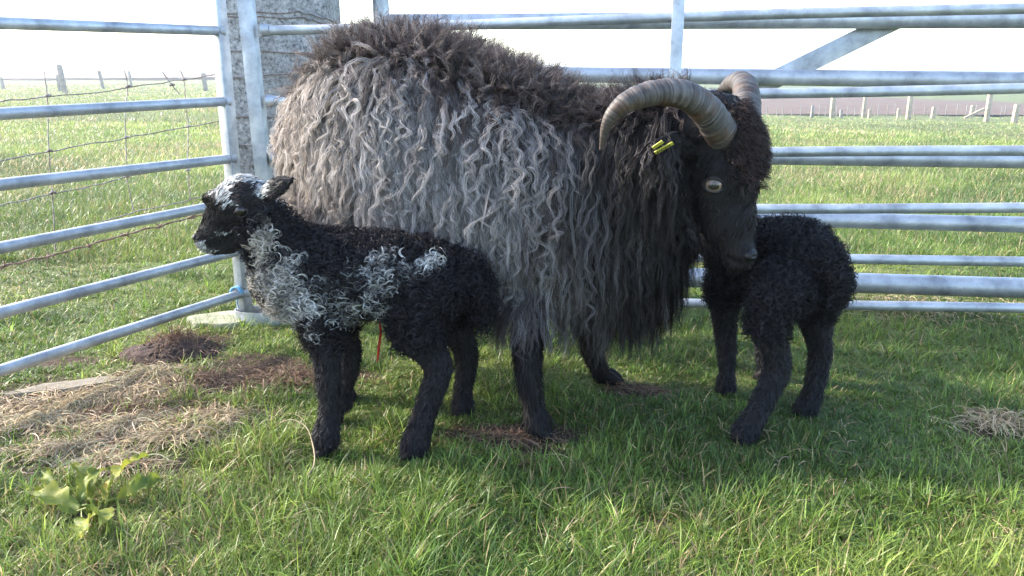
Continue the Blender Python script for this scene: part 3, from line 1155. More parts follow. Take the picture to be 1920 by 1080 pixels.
    grav = 1.1 + 1.6 * hair_down
    grav = np.where(topness > 0.5, RNG.uniform(0.1, 1.0, n), grav)
    G = grow(B, P, Nn, L, d0, grav, 9, 0.004, 0.020)
    # colours: dark brown along the back, silver on the side, black to the front
    back = smooth01(0.28, 0.98, Nn[:, 2] + 0.16 * np.clip((u - 740) / 200, -1, 1) + RNG.normal(0, 0.17, n))
    g = (1 - 0.35 * smooth01(700, 900, u) - 0.65 * smooth01(900, 1110, u + RNG.normal(0, 50, n))) * (1 - back)
    g = np.clip(g + RNG.normal(0, 0.16, n), 0.0, 1) * np.where(RNG.random(n) < 0.22, 0.3, 1)
    silver = arr(0.320, 0.306, 0.306)
    warm = arr(0.40, 0.345, 0.295)  # beige of the rump, partly warm sunlight put into the wool colour
    wmix = smooth01(780, 560, u)[:, None]
    light = silver * (1 - wmix) + warm * wmix
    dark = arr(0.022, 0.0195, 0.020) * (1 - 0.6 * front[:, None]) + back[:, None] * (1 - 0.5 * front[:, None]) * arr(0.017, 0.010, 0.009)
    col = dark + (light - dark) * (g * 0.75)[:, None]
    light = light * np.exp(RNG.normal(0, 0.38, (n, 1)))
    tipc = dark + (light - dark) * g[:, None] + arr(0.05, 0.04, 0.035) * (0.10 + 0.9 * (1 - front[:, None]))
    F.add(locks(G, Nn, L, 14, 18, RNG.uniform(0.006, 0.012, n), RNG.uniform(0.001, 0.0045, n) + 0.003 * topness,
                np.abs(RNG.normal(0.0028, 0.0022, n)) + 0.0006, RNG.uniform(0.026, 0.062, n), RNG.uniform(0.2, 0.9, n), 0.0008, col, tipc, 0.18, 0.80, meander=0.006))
    # bold pale curls lying over the side
    def wt2(c, nn):
        r, _ = B.region(c)
        uu = px_of(c)
        return np.where(r == "torso", 1.0, 0.0) * np.where(nn[:, 2] < 0.75, 1.0, 0.12) * np.where(nn[:, 1] < 0.2, 1, 0.35) * (1 - 0.55 * smooth01(950, 1200, uu))
    n = 720
    P, Nn = B.sample(n, wt2)
    u = px_of(P)
    down = norm(arr(-0.1, 0, -1) - Nn * (Nn @ arr(-0.1, 0, -1))[:, None])
    d0 = norm(Nn * 0.7 + down * 0.8 + RNG.normal(0, 0.3, (n, 3)))
    L = RNG.uniform(0.07, 0.13, n)
    G = grow(B, P + Nn * 0.008, Nn, L, d0, 2.0, 9, 0.012, 0.026)
    g = (1 - 0.75 * smooth01(900, 1150, u))[:, None] * RNG.uniform(0.55, 1.0, (n, 1))
    wmix = smooth01(800, 560, u)[:, None]
    light = arr(0.40, 0.375, 0.36) * (1 - wmix) + arr(0.50, 0.44, 0.38) * wmix  # rump end paler and warmer, some sunlight painted into these curls too
    col = arr(0.04, 0.034, 0.034) + (light - 0.04) * g * 0.7
    tipc = arr(0.05, 0.04, 0.04) + (light - 0.04) * g * 1.05
    F.add(locks(G, Nn, L, 20, 18, 0.0065, 0.0024, np.abs(RNG.normal(0.0045, 0.003, n)) + 0.001, RNG.uniform(0.026, 0.055, n), RNG.uniform(0.1, 1.0, n), 0.0008, col, tipc, 0.14, 0.50, meander=0.010))
    # wiry dark tufts standing up along the back
    def wt3(c, nn):
        r, _ = B.region(c)
        return np.where((r == "torso") | (r == "neck"), 1.0, 0.0) * smooth01(0.58, 1.08, nn[:, 2] + 0.16 * np.clip((px_of(c) - 740) / 200, -1, 1))
    n = 1700
    P, Nn = B.sample(n, wt3)
    u = px_of(P)
    d0 = norm(Nn * 1.0 + arr(0.05, 0, 0.35) + RNG.normal(0, 0.42, (n, 3)))
    L = RNG.uniform(0.035, 0.105, n) * (1 - 0.25 * smooth01(850, 1100, u))
    G = grow(B, P + Nn * 0.006, Nn, L, d0, RNG.uniform(-0.2, 0.8, n), 7, 0.006, 0.01)
    col = np.tile(arr(0.032, 0.022, 0.022), (n, 1)) * RNG.uniform(0.7, 1.4, (n, 1))
    tipc = np.tile(arr(0.085, 0.062, 0.056), (n, 1)) * RNG.uniform(0.4, 1.0, (n, 1)) + (RNG.random((n, 1)) < 0.36) * arr(0.16, 0.135, 0.125)
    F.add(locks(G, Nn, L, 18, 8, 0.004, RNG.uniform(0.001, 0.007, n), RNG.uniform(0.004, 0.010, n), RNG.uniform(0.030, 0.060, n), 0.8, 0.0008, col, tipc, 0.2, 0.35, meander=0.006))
    # mane: long dark ropes from neck and breast
    def wt4(c, nn):
        r, _ = B.region(c)
        uu = px_of(c)
        return np.where((r == "neck") | (r == "torso"), 1.0, 0.0) * smooth01(1040, 1150, uu) * smooth01(1290, 1240, uu) * np.where(nn[:, 2] > 0.8, 0.3, 1) * np.where(nn[:, 1] < 0.3, 1, 0.5)
    n = 1500
    P, Nn = B.sample(n, wt4)
    u = px_of(P)
    down = norm(arr(0.0, 0, -1) - Nn * (Nn @ arr(0.0, 0, -1))[:, None])
    d0 = norm(Nn * 0.6 + down * 0.9 + RNG.normal(0, 0.2, (n, 3)))
    L = RNG.uniform(0.10, 0.20, n)
    G = grow(B, P + Nn * 0.01, Nn, L, d0, 2.8, 10, 0.012, 0.03)
    lo = P[:, 2:3]
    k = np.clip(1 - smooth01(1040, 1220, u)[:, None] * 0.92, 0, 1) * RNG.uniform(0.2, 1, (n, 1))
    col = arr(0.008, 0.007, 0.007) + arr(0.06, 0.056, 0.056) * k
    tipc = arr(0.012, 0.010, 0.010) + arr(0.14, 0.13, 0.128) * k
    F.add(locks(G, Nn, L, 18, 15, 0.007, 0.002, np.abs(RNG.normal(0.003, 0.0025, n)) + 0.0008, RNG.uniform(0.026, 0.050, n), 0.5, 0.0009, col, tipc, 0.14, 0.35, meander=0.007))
    fl = F.build("fleece", FLEECE, o)
    fl["label"] = "long wavy silver grey fleece, dark brown along the back"

    # ---- short hair on face and legs, woolly poll
    F = Fur()

    def wt5(c, nn):
        r, _ = B.region(c)
        return np.where(np.isin(r, ["head", "jaw", "ear", "leg", "brow"]), 1.0, 0.0)
    n = 30000
    loc, nr = eyeball(B, 1338, 347, 0.018, 0.01, "eye", AMBER, o)
    clear = lambda c: np.linalg.norm(c - loc, axis=1) > 0.024
    wt5_ = wt5
    wt5 = lambda c, nn: wt5_(c, nn) * clear(c)
    P, Nn = B.sample(n, wt5)
    rg, dr = B.region(P)
    fl_ = np.where((rg == "leg")[:, None], dr, 0.7 * dr + arr(-0.5, 0, -0.3))
    tang = norm(fl_ - Nn * (fl_ * Nn).sum(1, keepdims=True))
    L = np.where(rg == "leg", 0.016, 0.011) * RNG.uniform(0.6, 1.3, n)
    muzz = np.linalg.norm(P - W(1390, 495, 1.41), axis=1) < 0.05
    L = np.where(muzz, 0.006, L)
    d0 = norm(tang + Nn * 0.35 + RNG.normal(0, 0.2, (n, 3)))
    K = 4
    G = P[:, None, :] + d0[:, None, :] * (L[:, None] * np.linspace(0, 1, K)[None, :])[..., None] + tang[:, None, :] * ((np.linspace(0, 1, K) ** 2)[None, :] * L[:, None] * 0.3)[..., None]
    c0 = arr(0.006, 0.005, 0.005) * RNG.uniform(0.6, 1.6, (n, 1))
    # brownish hair down the bridge of the nose and on the brow
    bro = smooth01(1385, 1425, px_of(P))[:, None] * (rg != "leg")[:, None]
    c1 = arr(0.010, 0.009, 0.010) * RNG.uniform(0.4, 2.4, (n, 1)) + bro * arr(0.050, 0.030, 0.022) * RNG.random((n, 1))
    F.add(locks(G, Nn, L, K, 1, 0.0, 0.0, 0.0006, 0.02, 0.5, 0.0011, c0, c1, 0.1, 0.0))
    # longer loose hairs over the cheek and jaw
    n = 520
    P, Nn = B.sample(n, wt5)
    rg, dr = B.region(P)
    P, Nn, dr = P[rg != "leg"], Nn[rg != "leg"], dr[rg != "leg"]
    n = len(P)
    d0 = norm(0.8 * dr + arr(-0.35, 0, -0.35) + Nn * 0.45 + RNG.normal(0, 0.25, (n, 3)))
    L = RNG.uniform(0.014, 0.030, n) * np.where(np.linalg.norm(P - W(1390, 495, 1.41), axis=1) < 0.05, 0.4, 1)
    G = P[:, None, :] + d0[:, None, :] * (L[:, None] * np.linspace(0, 1, 5)[None, :])[..., None] - Nn[:, None, :] * ((np.linspace(0, 1, 5) ** 2)[None, :] * L[:, None] * 0.35)[..., None]
    F.add(locks(G, Nn, L, 10, 4, 0.0025, 0.0015, 0.0022, 0.022, 0.7, 0.0009, np.tile(arr(0.010, 0.009, 0.009), (n, 1)), np.tile(arr(0.034, 0.029, 0.029), (n, 1)) * RNG.uniform(0.3, 1.6, (n, 1)), 0.2, 0.4))
    # poll tuft and brow wool
    n = 2200
    def wt6(c, nn):
        r, _ = B.region(c)
        uu = px_of(c)
        return np.where(np.isin(r, ["head", "brow", "neck"]), 1.0, 0.0) * (0.55 * smooth01(0.665, 0.695, c[:, 2]) * smooth01(1285, 1310, uu) * smooth01(1372, 1345, uu) + smooth01(1350, 1392, uu) * smooth01(0.50, 0.60, c[:, 2]) * smooth01(0.655, 0.635, c[:, 2]))
    P, Nn = B.sample(n, wt6)
    d0 = norm(Nn + arr(0.25, -0.1, -0.1) + RNG.normal(0, 0.35, (n, 3)))
    L = RNG.uniform(0.012, 0.026, n) * (0.75 + 0.5 * smooth01(1360, 1400, px_of(P)))
    G = P[:, None, :] + d0[:, None, :] * (L[:, None] * np.linspace(0, 1, 5)[None, :])[..., None] - arr(0, 0, 1)[None, None] * ((np.linspace(0, 1, 5) ** 2)[None, :] * L[:, None] * 0.4)[..., None]
    uu = px_of(P)[:, None]
    br = smooth01(1340, 1410, uu)
    col = arr(0.018, 0.014, 0.013) * RNG.uniform(0.6, 1.4, (n, 1))
    tipc = (arr(0.022, 0.018, 0.017) + br * arr(0.024, 0.012, 0.009)) * RNG.uniform(0.6, 1.6, (n, 1))
    F.add(locks(G, Nn, L, 9, 7, 0.005, 0.006, 0.0018, 0.018, 0.8, 0.0010, col, tipc, 0.2, 0.6))
    # cheek and throat strands
    def wt7(c, nn):
        r, _ = B.region(c)
        uu = px_of(c)
        return np.where(np.isin(r, ["jaw", "neck", "head", "ear"]), 1.0, 0.0) * smooth01(1285, 1225, uu) * np.where(nn[:, 1] < 0.4, 1, 0.4)
    n = 1100
    P, Nn = B.sample(n, wt7)
    d0 = norm(Nn * 0.6 + arr(-0.2, 0, -1) + RNG.normal(0, 0.3, (n, 3)))
    L = RNG.uniform(0.04, 0.09, n)
    G = grow(B, P, Nn, L, d0, 1.8, 7, 0.004, 0.016)
    col = np.tile(arr(0.012, 0.010, 0.010), (n, 1))
    tipc = np.tile(arr(0.030, 0.025, 0.025), (n, 1)) * RNG.uniform(0.5, 2, (n, 1))
    F.add(locks(G, Nn, L, 12, 8, 0.006, 0.002, RNG.uniform(0.002, 0.005, n), 0.03, 0.6, 0.0010, col, tipc, 0.15, 0.3))
    F.build("hair", HAIR, o)

    # ---- horns: near one, and its mirror across the head's middle plane
    cpx = [(1360, 268, 1.462), (1349, 247, 1.436), (1322, 207, 1.405), (1284, 180, 1.375), (1238, 174, 1.352), (1193, 183, 1.338), (1159, 203, 1.332), (1138, 232, 1.336), (1126, 280, 1.350)]
    rr = [0.0310, 0.0305, 0.0280, 0.0246, 0.0222, 0.0196, 0.0158, 0.0104, 0.0028]
    ctrl = np.array([W(*c) for c in cpx])
    mid = W(1384, 250, 1.488)
    mir = ctrl - 2 * ((ctrl - mid) @ hl)[:, None] * hl[None, :]
    for pts, nm in ((ctrl, "near"), (mir, "far")):
        Kk, seg = 220, 28
        C = resample(pts[None], Kk)[0]
        rad = np.interp(np.linspace(0, len(rr) - 1, Kk), np.arange(len(rr)), rr)
        s = np.linspace(0, 1, Kk)
        arc = np.concatenate([[0], np.cumsum(np.linalg.norm(np.diff(C, axis=0), axis=1))])
        T = norm(np.gradient(C, axis=0))
        ref = np.tile(hl, (Kk, 1))
        u1 = norm(ref - T * (ref * T).sum(1, keepdims=True))
        u2 = np.cross(T, u1)
        an = np.linspace(0, 2 * math.pi, seg, endpoint=False)
        wob = np.interp(arc, np.linspace(0, arc[-1], 60), RNG.normal(0, 1.0, 60))
        v = np.zeros((Kk, seg, 3))
        cc = np.zeros((Kk, seg, 3))
        for j, a in enumerate(an):
            skew = 0.5 * math.sin(a + 0.6) + 0.25 * math.sin(3 * a)
            phs = arc * (2 * math.pi / 0.0064) + wob * 2.2 + skew * 1.6
            rid = np.abs(np.sin(phs / 2)) ** 0.6
            big_ = 0.5 + 0.5 * np.sin(arc * (2 * math.pi / 0.027) + wob * 0.7 + skew)
            amp = 0.11 * (0.6 + 0.4 * np.sin(arc * 160 + wob * 2)) * (1 - 0.75 * smooth01(0.45, 0.95, s))
            cs = 1.0 + 0.10 * math.cos(2 * a) - 0.05 * math.cos(3 * a)
            r_ = rad * cs * (1 + amp * (rid - 0.6) + 0.03 * (big_ - 0.5) * (1 - 0.5 * s))
            v[:, j] = C + (u1 * math.cos(a) * 0.86 + u2 * math.sin(a) * 1.05) * r_[:, None]
            tone = (0.20 + 0.95 * rid * (0.7 + 0.6 * big_) * (0.7 + 0.6 * vnoise(arc * 300, np.full(Kk, a * 2.5))))[:, None]
            baset = arr(0.080, 0.071, 0.066) * (1 - s[:, None]) + arr(0.074, 0.058, 0.050) * s[:, None]
            stain = smooth01(0.52, 0.72, fbm(arc * 38 + 5, np.full(Kk, a * 1.3 + 2.0), 3))[:, None]
            cc[:, j] = baset * tone * (1 - 0.35 * stain) + stain * arr(0.035, 0.012, 0.002)
        i, j = np.meshgrid(np.arange(Kk - 1), np.arange(seg), indexing="ij")
        j2 = (j + 1) % seg
        q = np.stack([i * seg + j, i * seg + j2, (i + 1) * seg + j2, (i + 1) * seg + j], -1).reshape(-1, 4)
        tipv = np.concatenate([v.reshape(-1, 3), [C[-1] + T[-1] * 0.003]])
        tc = np.concatenate([cc.reshape(-1, 3), [arr(0.15, 0.12, 0.11)]])
        tr = [((Kk - 1) * seg + k, (Kk - 1) * seg + (k + 1) % seg, Kk * seg) for k in range(seg)]
        mesh_np("horn", tipv, q, tr, mat=HORN, parent=o, color=tc)

    # ---- eyes
    nr = norm(0.35 * nr + norm(arr(0, 0, CAM_H) - loc) + arr(0.10, 0, -0.12))
    add_eye(o, loc, nr, 0.0190, 0.0075, AMBER, arr(1, -0.2, -0.10), LIDBLACK, 0.62)
    ml = loc - 2 * np.dot(loc - mid, hl) * hl
    mn = nr - 2 * np.dot(nr, hl) * hl
    q, qn, i, d = B.bvh.find_nearest(ml)
    add_eye(o, np.array(q), norm(mn), 0.0178, 0.0095, AMBER, arr(1, -0.35, -0.10), EYELID, 0.60)

    add_nose(B, o, 1416, 484, 1.41, 0.0165, R(-33))
    # ---- yellow ear tag, two flaps
    t = empty("ear_tag")
    t.parent = o
    for (a, b_, wdt) in (((1228, 287), (1262, 268), 0.0072), ((1224, 278), (1243, 265), 0.0070)):
        mb = MB()
        pa, pb = W(a[0], a[1], 1.352), W(b_[0], b_[1], 1.345)
        ax = norm(pb - pa)
        mb.bar(pa, pb, (0.1, -0.55, 0.8), wdt, 0.0022)
        f_ = mb.build("tag_flap", YELLOW, t, bevel=0.0006)
        side = norm(arr(0.1, -0.55, 0.8) - ax * np.dot(arr(0.1, -0.55, 0.8), ax))
        up = np.cross(ax, side)
        if up[1] > 0:
            up = -up
        if wdt > 0.0071:
            pr = MB()
            L_ = np.linalg.norm(pb - pa)
            for k in range(7):          # digits, too small to read
                x0 = L_ * (0.14 + 0.11 * k)
                cpt = pa + ax * x0 + up * 0.0016
                pr.bar(cpt - side * 0.0020, cpt + side * 0.0020, ax, 0.0012 if k % 2 else 0.0020, 0.0004)
            pr.build("tag_print", INK, f_)
    for x, y, h in ((W(1010, 815, 1.46)[0], 1.46, -0.2), (W(1146, 718, 1.755)[0], 1.755, -0.3), (W(645, 750, 1.65)[0], 1.65, -0.2), (W(820, 700, 1.835)[0], 1.835, -0.2)):
        hoof(o, x, y, h, 0.030)
        FEET.append((x, y, 0.05))
    return o


# ================================================================= lambs
WHITE = arr(0.76, 0.75, 0.73)


def add_nose(B, o, px, py, Y, size, tilt):
    q, nr, i, d = B.bvh.find_nearest(W(px, py, Y))
    c = np.array(q) - np.array(nr) * size * 0.35
    bm = bmesh.new()
    bmesh.ops.create_icosphere(bm, subdivisions=4, radius=1)
    for v in bm.verts:
        x, y, z = v.co
        k = 1 - 0.35 * math.exp(-((abs(y) - 0.55) ** 2 + (z - 0.05) ** 2 * 1.5) / 0.06) * (x > 0)
        v.co = (x * size * 0.8 * k, y * size * 1.15, z * size * 0.72 * (1.1 if z > 0 else 0.9))
    me = bpy.data.meshes.new("nose")
    bm.to_mesh(me)
    bm.free()
    me.polygons.foreach_set("use_smooth", np.ones(len(me.polygons), dtype=bool))
    me.materials.append(NOSE)
    e = link(bpy.data.objects.new("nose", me), o)
    e.location = tuple(c)
    e.rotation_euler = (0, 0, tilt)


def lamb_fur(B, o, fleece_regions, colour, n_curl, n_leg, curl_r, seedL, face_colour, skip=None, long_fn=None, eye_at=None):
    F = Fur()

    def wt(c, nn):
        r, _ = B.region(c)
        fle = np.isin(r, fleece_regions) | ((r == "leg") & (c[:, 2] > 0.215))
        return np.where(fle, 1.0, 0.0) * np.where(nn[:, 1] < 0.3, 1, 0.5)
    n = n_curl
    P, Nn = B.sample(n, wt)
    L = RNG.uniform(0.032, 0.058, n)
    if long_fn is not None:
        L = L * long_fn(P)
    d0 = norm(Nn * 0.75 + RNG.normal(0, 0.55, (n, 3)) + arr(0, 0, -0.35))
    G = grow(B, P, Nn, L * 0.48, d0, 1.0, 6, 0.003, 0.012)
    c0, c1 = colour(P, n)
    F.add(locks(G, Nn, L, 18, 5, 0.0022, 0.0012, RNG.uniform(curl_r * 0.7, curl_r * 1.7, n), RNG.uniform(0.024, 0.040, n), RNG.uniform(0.7, 1.1, n), 0.00105, c0, c1, 0.08, 0.10))
    # under wool: finer, fills gaps
    n2 = int(n * 1.2)
    P, Nn = B.sample(n2, wt)
    L = RNG.uniform(0.012, 0.024, n2)
    d0 = norm(Nn * 0.6 + RNG.normal(0, 0.6, (n2, 3)) + arr(0, 0, -0.3))
    G = P[:, None, :] + d0[:, None, :] * (L[:, None] * np.linspace(0, 1, 5)[None, :])[..., None]
    c0, c1 = colour(P, n2)
    F.add(locks(G, Nn, L, 10, 5, 0.004, 0.004, curl_r * 0.45, 0.014, 0.9, 0.0009, c0, c1 * 0.8, 0.15, 0.5))
    f = F.build("fleece", FLEECE, o)

    F = Fur()

    def wt2(c, nn):
        r, _ = B.region(c)
        w = np.where(np.isin(r, fleece_regions) | ((r == "leg") & (c[:, 2] > 0.235)), 0.0, 1.0)
        if eye_at is not None:
            w = w * (np.linalg.norm(c - eye_at, axis=1) > 0.0145)
        return w * np.where(r == "leg", 1.0, 1.6)
    n = n_leg
    P, Nn = B.sample(n, wt2)
    rg, dr = B.region(P)
    isleg = rg == "leg"
    fl_ = np.where(isleg[:, None], dr, -dr)
    tang = norm(fl_ - Nn * (fl_ * Nn).sum(1, keepdims=True))
    L = np.where(isleg, RNG.uniform(0.006, 0.014, n), RNG.uniform(0.005, 0.010, n))
    if skip is not None:
        L = np.where(skip(P), L * 0.45, L)
    d0 = norm(tang + Nn * np.where(isleg, 0.5, 0.22)[:, None] + RNG.normal(0, 1, (n, 3)) * np.where(isleg, 0.22, 0.13)[:, None])
    K = 5
    s = np.linspace(0, 1, K)
    G = P[:, None, :] + d0[:, None, :] * (L[:, None] * s)[..., None] + tang[:, None, :] * ((s ** 2)[None] * L[:, None] * 0.35)[..., None]
    c0, c1 = face_colour(P, n, isleg)
    F.add(locks(G, Nn, L, K, 3, np.where(isleg, 0.003, 0.002), 0.0012, np.where(isleg, 0.0022, 0.0004), 0.017, 0.6, 0.0010, c0, c1, 0.15, 0.3))
    F.build("hair", HAIR, o)
    return f


def build_spotted_lamb():
    B = Body("lamb")
    ly = norm(arr(0.12, 1.0, 0))
    B.chain("torso", pc((535, 520, 1.43, 0.060, 0.070), (575, 512, 1.44, 0.074, 0.077), (650, 514, 1.455, 0.080, 0.076), (730, 515, 1.465, 0.078, 0.073),
                        (800, 522, 1.475, 0.070, 0.070), (848, 528, 1.482, 0.053, 0.058), (870, 532, 1.487, 0.035, 0.042)), ly)
    B.chain("neck", pc((560, 495, 1.435, 0.058, 0.066), (520, 455, 1.425, 0.046, 0.055), (488, 415, 1.418, 0.040, 0.046), (470, 388, 1.414, 0.036, 0.040)), ly)
    hl = norm(arr(-0.10, 0.99, 0.0))
    B.chain("head", pc((480, 378, 1.415, 0.036, 0.040), (458, 376, 1.412, 0.043, 0.046), (438, 394, 1.410, 0.041, 0.044), (418, 420, 1.407, 0.030, 0.036),
                       (398, 442, 1.404, 0.0235, 0.027), (385, 453, 1.402, 0.020, 0.021)), hl)
    B.chain("jaw", pc((468, 430, 1.412, 0.030, 0.030), (430, 455, 1.408, 0.021, 0.018), (398, 466, 1.405, 0.014, 0.011)), hl)
    B.chain("ear", [(W(498, 362, 1.388), 0.012, 0.009), (W(514, 353, 1.368), 0.0195, 0.008), (W(531, 345, 1.352), 0.0145, 0.007), (W(549, 334, 1.342), 0.004, 0.004)], norm(arr(0.3, 0.0, 1)))
    B.chain("ear", [(W(412, 362, 1.440), 0.011, 0.009), (W(400, 366, 1.468), 0.018, 0.008), (W(392, 376, 1.488), 0.012, 0.006), (W(390, 390, 1.495), 0.005, 0.004)], norm(arr(1.0, 0.0, 0.3)))
    B.chain("leg", pc((592, 560, 1.405, 0.038, 0.046), (608, 640, 1.395, 0.027, 0.030), (616, 700, 1.393, 0.025, 0.026), (618, 770, 1.388, 0.0195, 0.020), (611, 825, 1.383, 0.023, 0.025)), ly)
    B.chain("leg", pc((612, 560, 1.50, 0.036, 0.042), (650, 640, 1.515, 0.024, 0.027), (656, 680, 1.52, 0.021, 0.022), (645, 730, 1.525, 0.018, 0.018), (640, 755, 1.525, 0.021, 0.022)), ly)
    B.chain("leg", pc((800, 545, 1.435, 0.050, 0.066), (775, 610, 1.410, 0.040, 0.048), (815, 672, 1.402, 0.028, 0.032), (822, 700, 1.398, 0.024, 0.026), (796, 775, 1.388, 0.0205, 0.021), (777, 838, 1.375, 0.024, 0.026)), ly)
    B.chain("leg", pc((850, 545, 1.525, 0.046, 0.056), (850, 600, 1.54, 0.036, 0.040), (872, 655, 1.555, 0.026, 0.028), (874, 690, 1.56, 0.022, 0.022), (868, 735, 1.565, 0.018, 0.018), (868, 765, 1.565, 0.021, 0.023)), ly)
    B.chain("tail", pc((878, 505, 1.47, 0.026, 0.026), (898, 545, 1.462, 0.022, 0.020), (902, 590, 1.455, 0.016, 0.014), (900, 610, 1.455, 0.010, 0.010)), ly)
    o = B.fuse(0.0045, 5)
    tag(o, "small black lamb with white curls on shoulder and white crown, standing side on", "lamb", "newborn lambs")
    for k in range(8):
        q, nr, i, d = B.bvh.find_nearest(W(372 + k * 8, 466 + 2 * math.sin(k) - k * 0.4, 1.375))
        B.dent(np.array(q), 0.0032, 0.0030)
    q, nr, i, d = B.bvh.find_nearest(W(378, 447, 1.380))
    B.dent(np.array(q), 0.0042, 0.0050)
    q, nr, i, d = B.bvh.find_nearest(W(450, 382, 1.36))
    B.dent(np.array(q), 0.011, -0.0035)
    B.commit()

    Xp = lambda P: P[:, 0] / np.maximum((P[:, 1] * CP + (CAM_H - P[:, 2]) * SP_), 0.1) * FPX + 960
    Yp = lambda P: 540 - ((P[:, 2] - CAM_H) * CP + P[:, 1] * SP_) / np.maximum((P[:, 1] * CP + (CAM_H - P[:, 2]) * SP_), 0.1) * FPX
    # white areas of the coat, in the animal's own side view: (u, v, ru, rv, strength)
    patches = [(520, 525, 52, 62, 0.85), (545, 575, 55, 45, 0.9), (605, 552, 60, 36, 0.42), (645, 580, 55, 28, 0.5), (660, 520, 26, 26, 0.3), (715, 520, 36, 48, 0.6), (700, 565, 40, 30, 0.55), (800, 497, 26, 20, 0.95), (760, 500, 30, 16, 0.5),
               (500, 440, 22, 42, 0.9), (495, 480, 22, 34, 0.85), (480, 525, 20, 20, 0.5)]
    face = [(440, 336, 50, 20, 0.82), (412, 355, 20, 26, 0.85), (487, 352, 20, 24, 0.72), (422, 384, 24, 9, 0.32), (418, 439, 20, 5, 0.42), (376, 462, 14, 9, 0.9), (392, 470, 18, 6, 0.6), (452, 437, 16, 8, 0.3)]

    def white(P, lst, fz=14):
        u, v = Xp(P), Yp(P)
        n = (fbm(P[:, 0] * 60, P[:, 2] * 60 + P[:, 1] * 30, 2) - 0.5) * 1.3
        m = np.zeros(len(P))
        for (a, b, ra, rb, st) in lst:
            d = np.sqrt(((u - a) / ra) ** 2 + ((v - b) / rb) ** 2)
            m = np.maximum(m, st * (1 - smooth01(0.65, 1.2, d + n)))
        return m

    # crown stays dark between the two white bands
    def facew(P):
        m = white(P, face)
        u, v = Xp(P), Yp(P)
        d = np.sqrt(((u - 452) / 26) ** 2 + ((v - 358) / 22) ** 2)
        return m * smooth01(0.55, 1.1, d)

    def colour(P, n):
        wv = white(P, patches)
        wv = np.clip((wv * 1.2 - RNG.random(n) * 0.95) * 1.7, 0, 1)[:, None]
        warmth = smooth01(590, 480, Xp(P))[:, None]
        wc = WHITE * RNG.uniform(0.50, 0.95, (n, 1)) + arr(0.0, -0.05, -0.10) * warmth
        dk = arr(0.013, 0.012, 0.014) * RNG.uniform(0.6, 1.5, (n, 1))
        return dk + (wc - dk) * wv * 0.75, dk * 1.6 + (wc - dk) * wv

    def face_colour(P, n, isleg):
        wv = facew(P)
        wv = np.where(isleg, 0, wv)
        wv = (RNG.random(n) < wv).astype(float)[:, None]
        dk = arr(0.011, 0.010, 0.011) * RNG.uniform(0.6, 1.6, (n, 1))
        tn = RNG.uniform(0.45, 1.0, (n, 1))
        return dk + (WHITE * tn - dk) * wv * 0.7, dk * 1.8 + (WHITE * tn - dk) * wv

    reg, _ = B.region(B.co)
    wv = np.where(np.isin(reg, ["head", "ear", "jaw"]), facew(B.co) * 0.35, white(B.co, patches) * 0.45)[:, None]
    wv = np.where((reg == "leg")[:, None], 0, wv)
    B.paint(arr(0.010, 0.009, 0.010) + (WHITE * 0.7) * wv)
    muzz = lambda P: np.linalg.norm(P - W(385, 452, 1.38), axis=1) < 0.03
    tailend = lambda P: 1 + 0.6 * smooth01(880, 915, Xp(P))
    eye0, eyen = eyeball(B, 452, 398, 0.012, 0.006, "eye", DARKEYE, o)
    f = lamb_fur(B, o, ["torso", "neck", "tail"], colour, 4600, 22000, 0.0060, 1, face_colour, muzz, tailend, eye0)
    f["label"] = "tight black curls with white patches over the shoulder and flank"
    loc, nr = eye0, norm(eyen + arr(0, 0, -0.35))
    add_eye(o, loc, nr, 0.0112, 0.0048, DARKEYE, arr(-1, 0, -0.15), EYELID, 0.74)
    mid = W(440, 394, 1.411)
    ml = loc - 2 * np.dot(loc - mid, hl) * hl
    q, qn, i, d = B.bvh.find_nearest(ml)
    mn = nr - 2 * np.dot(nr, hl) * hl
    add_eye(o, np.array(q), norm(mn), 0.0115, 0.0062, DARKEYE, arr(-1, 0, -0.15), LIDBLACK, 0.72)
    add_nose(B, o, 372, 446, 1.40, 0.0095, R(174))
    mb = MB()
    mb.tube([W(712, 595, 1.47), W(714, 625, 1.468), W(710, 655, 1.465), W(708, 678, 1.463)], [0.002, 0.0024, 0.0027, 0.0016], 8)
    mb.build("umbilical_cord", RED, o)
    for px, py, Y, h in ((606, 842, 1.378, 3.3), (634, 765, 1.52, 3.3), (770, 858, 1.368, 3.6), (866, 778, 1.56, 3.3)):
        x = W(px, py, Y)[0]
        hoof(o, x, Y, h, 0.022)
        FEET.append((x, Y, 0.035))


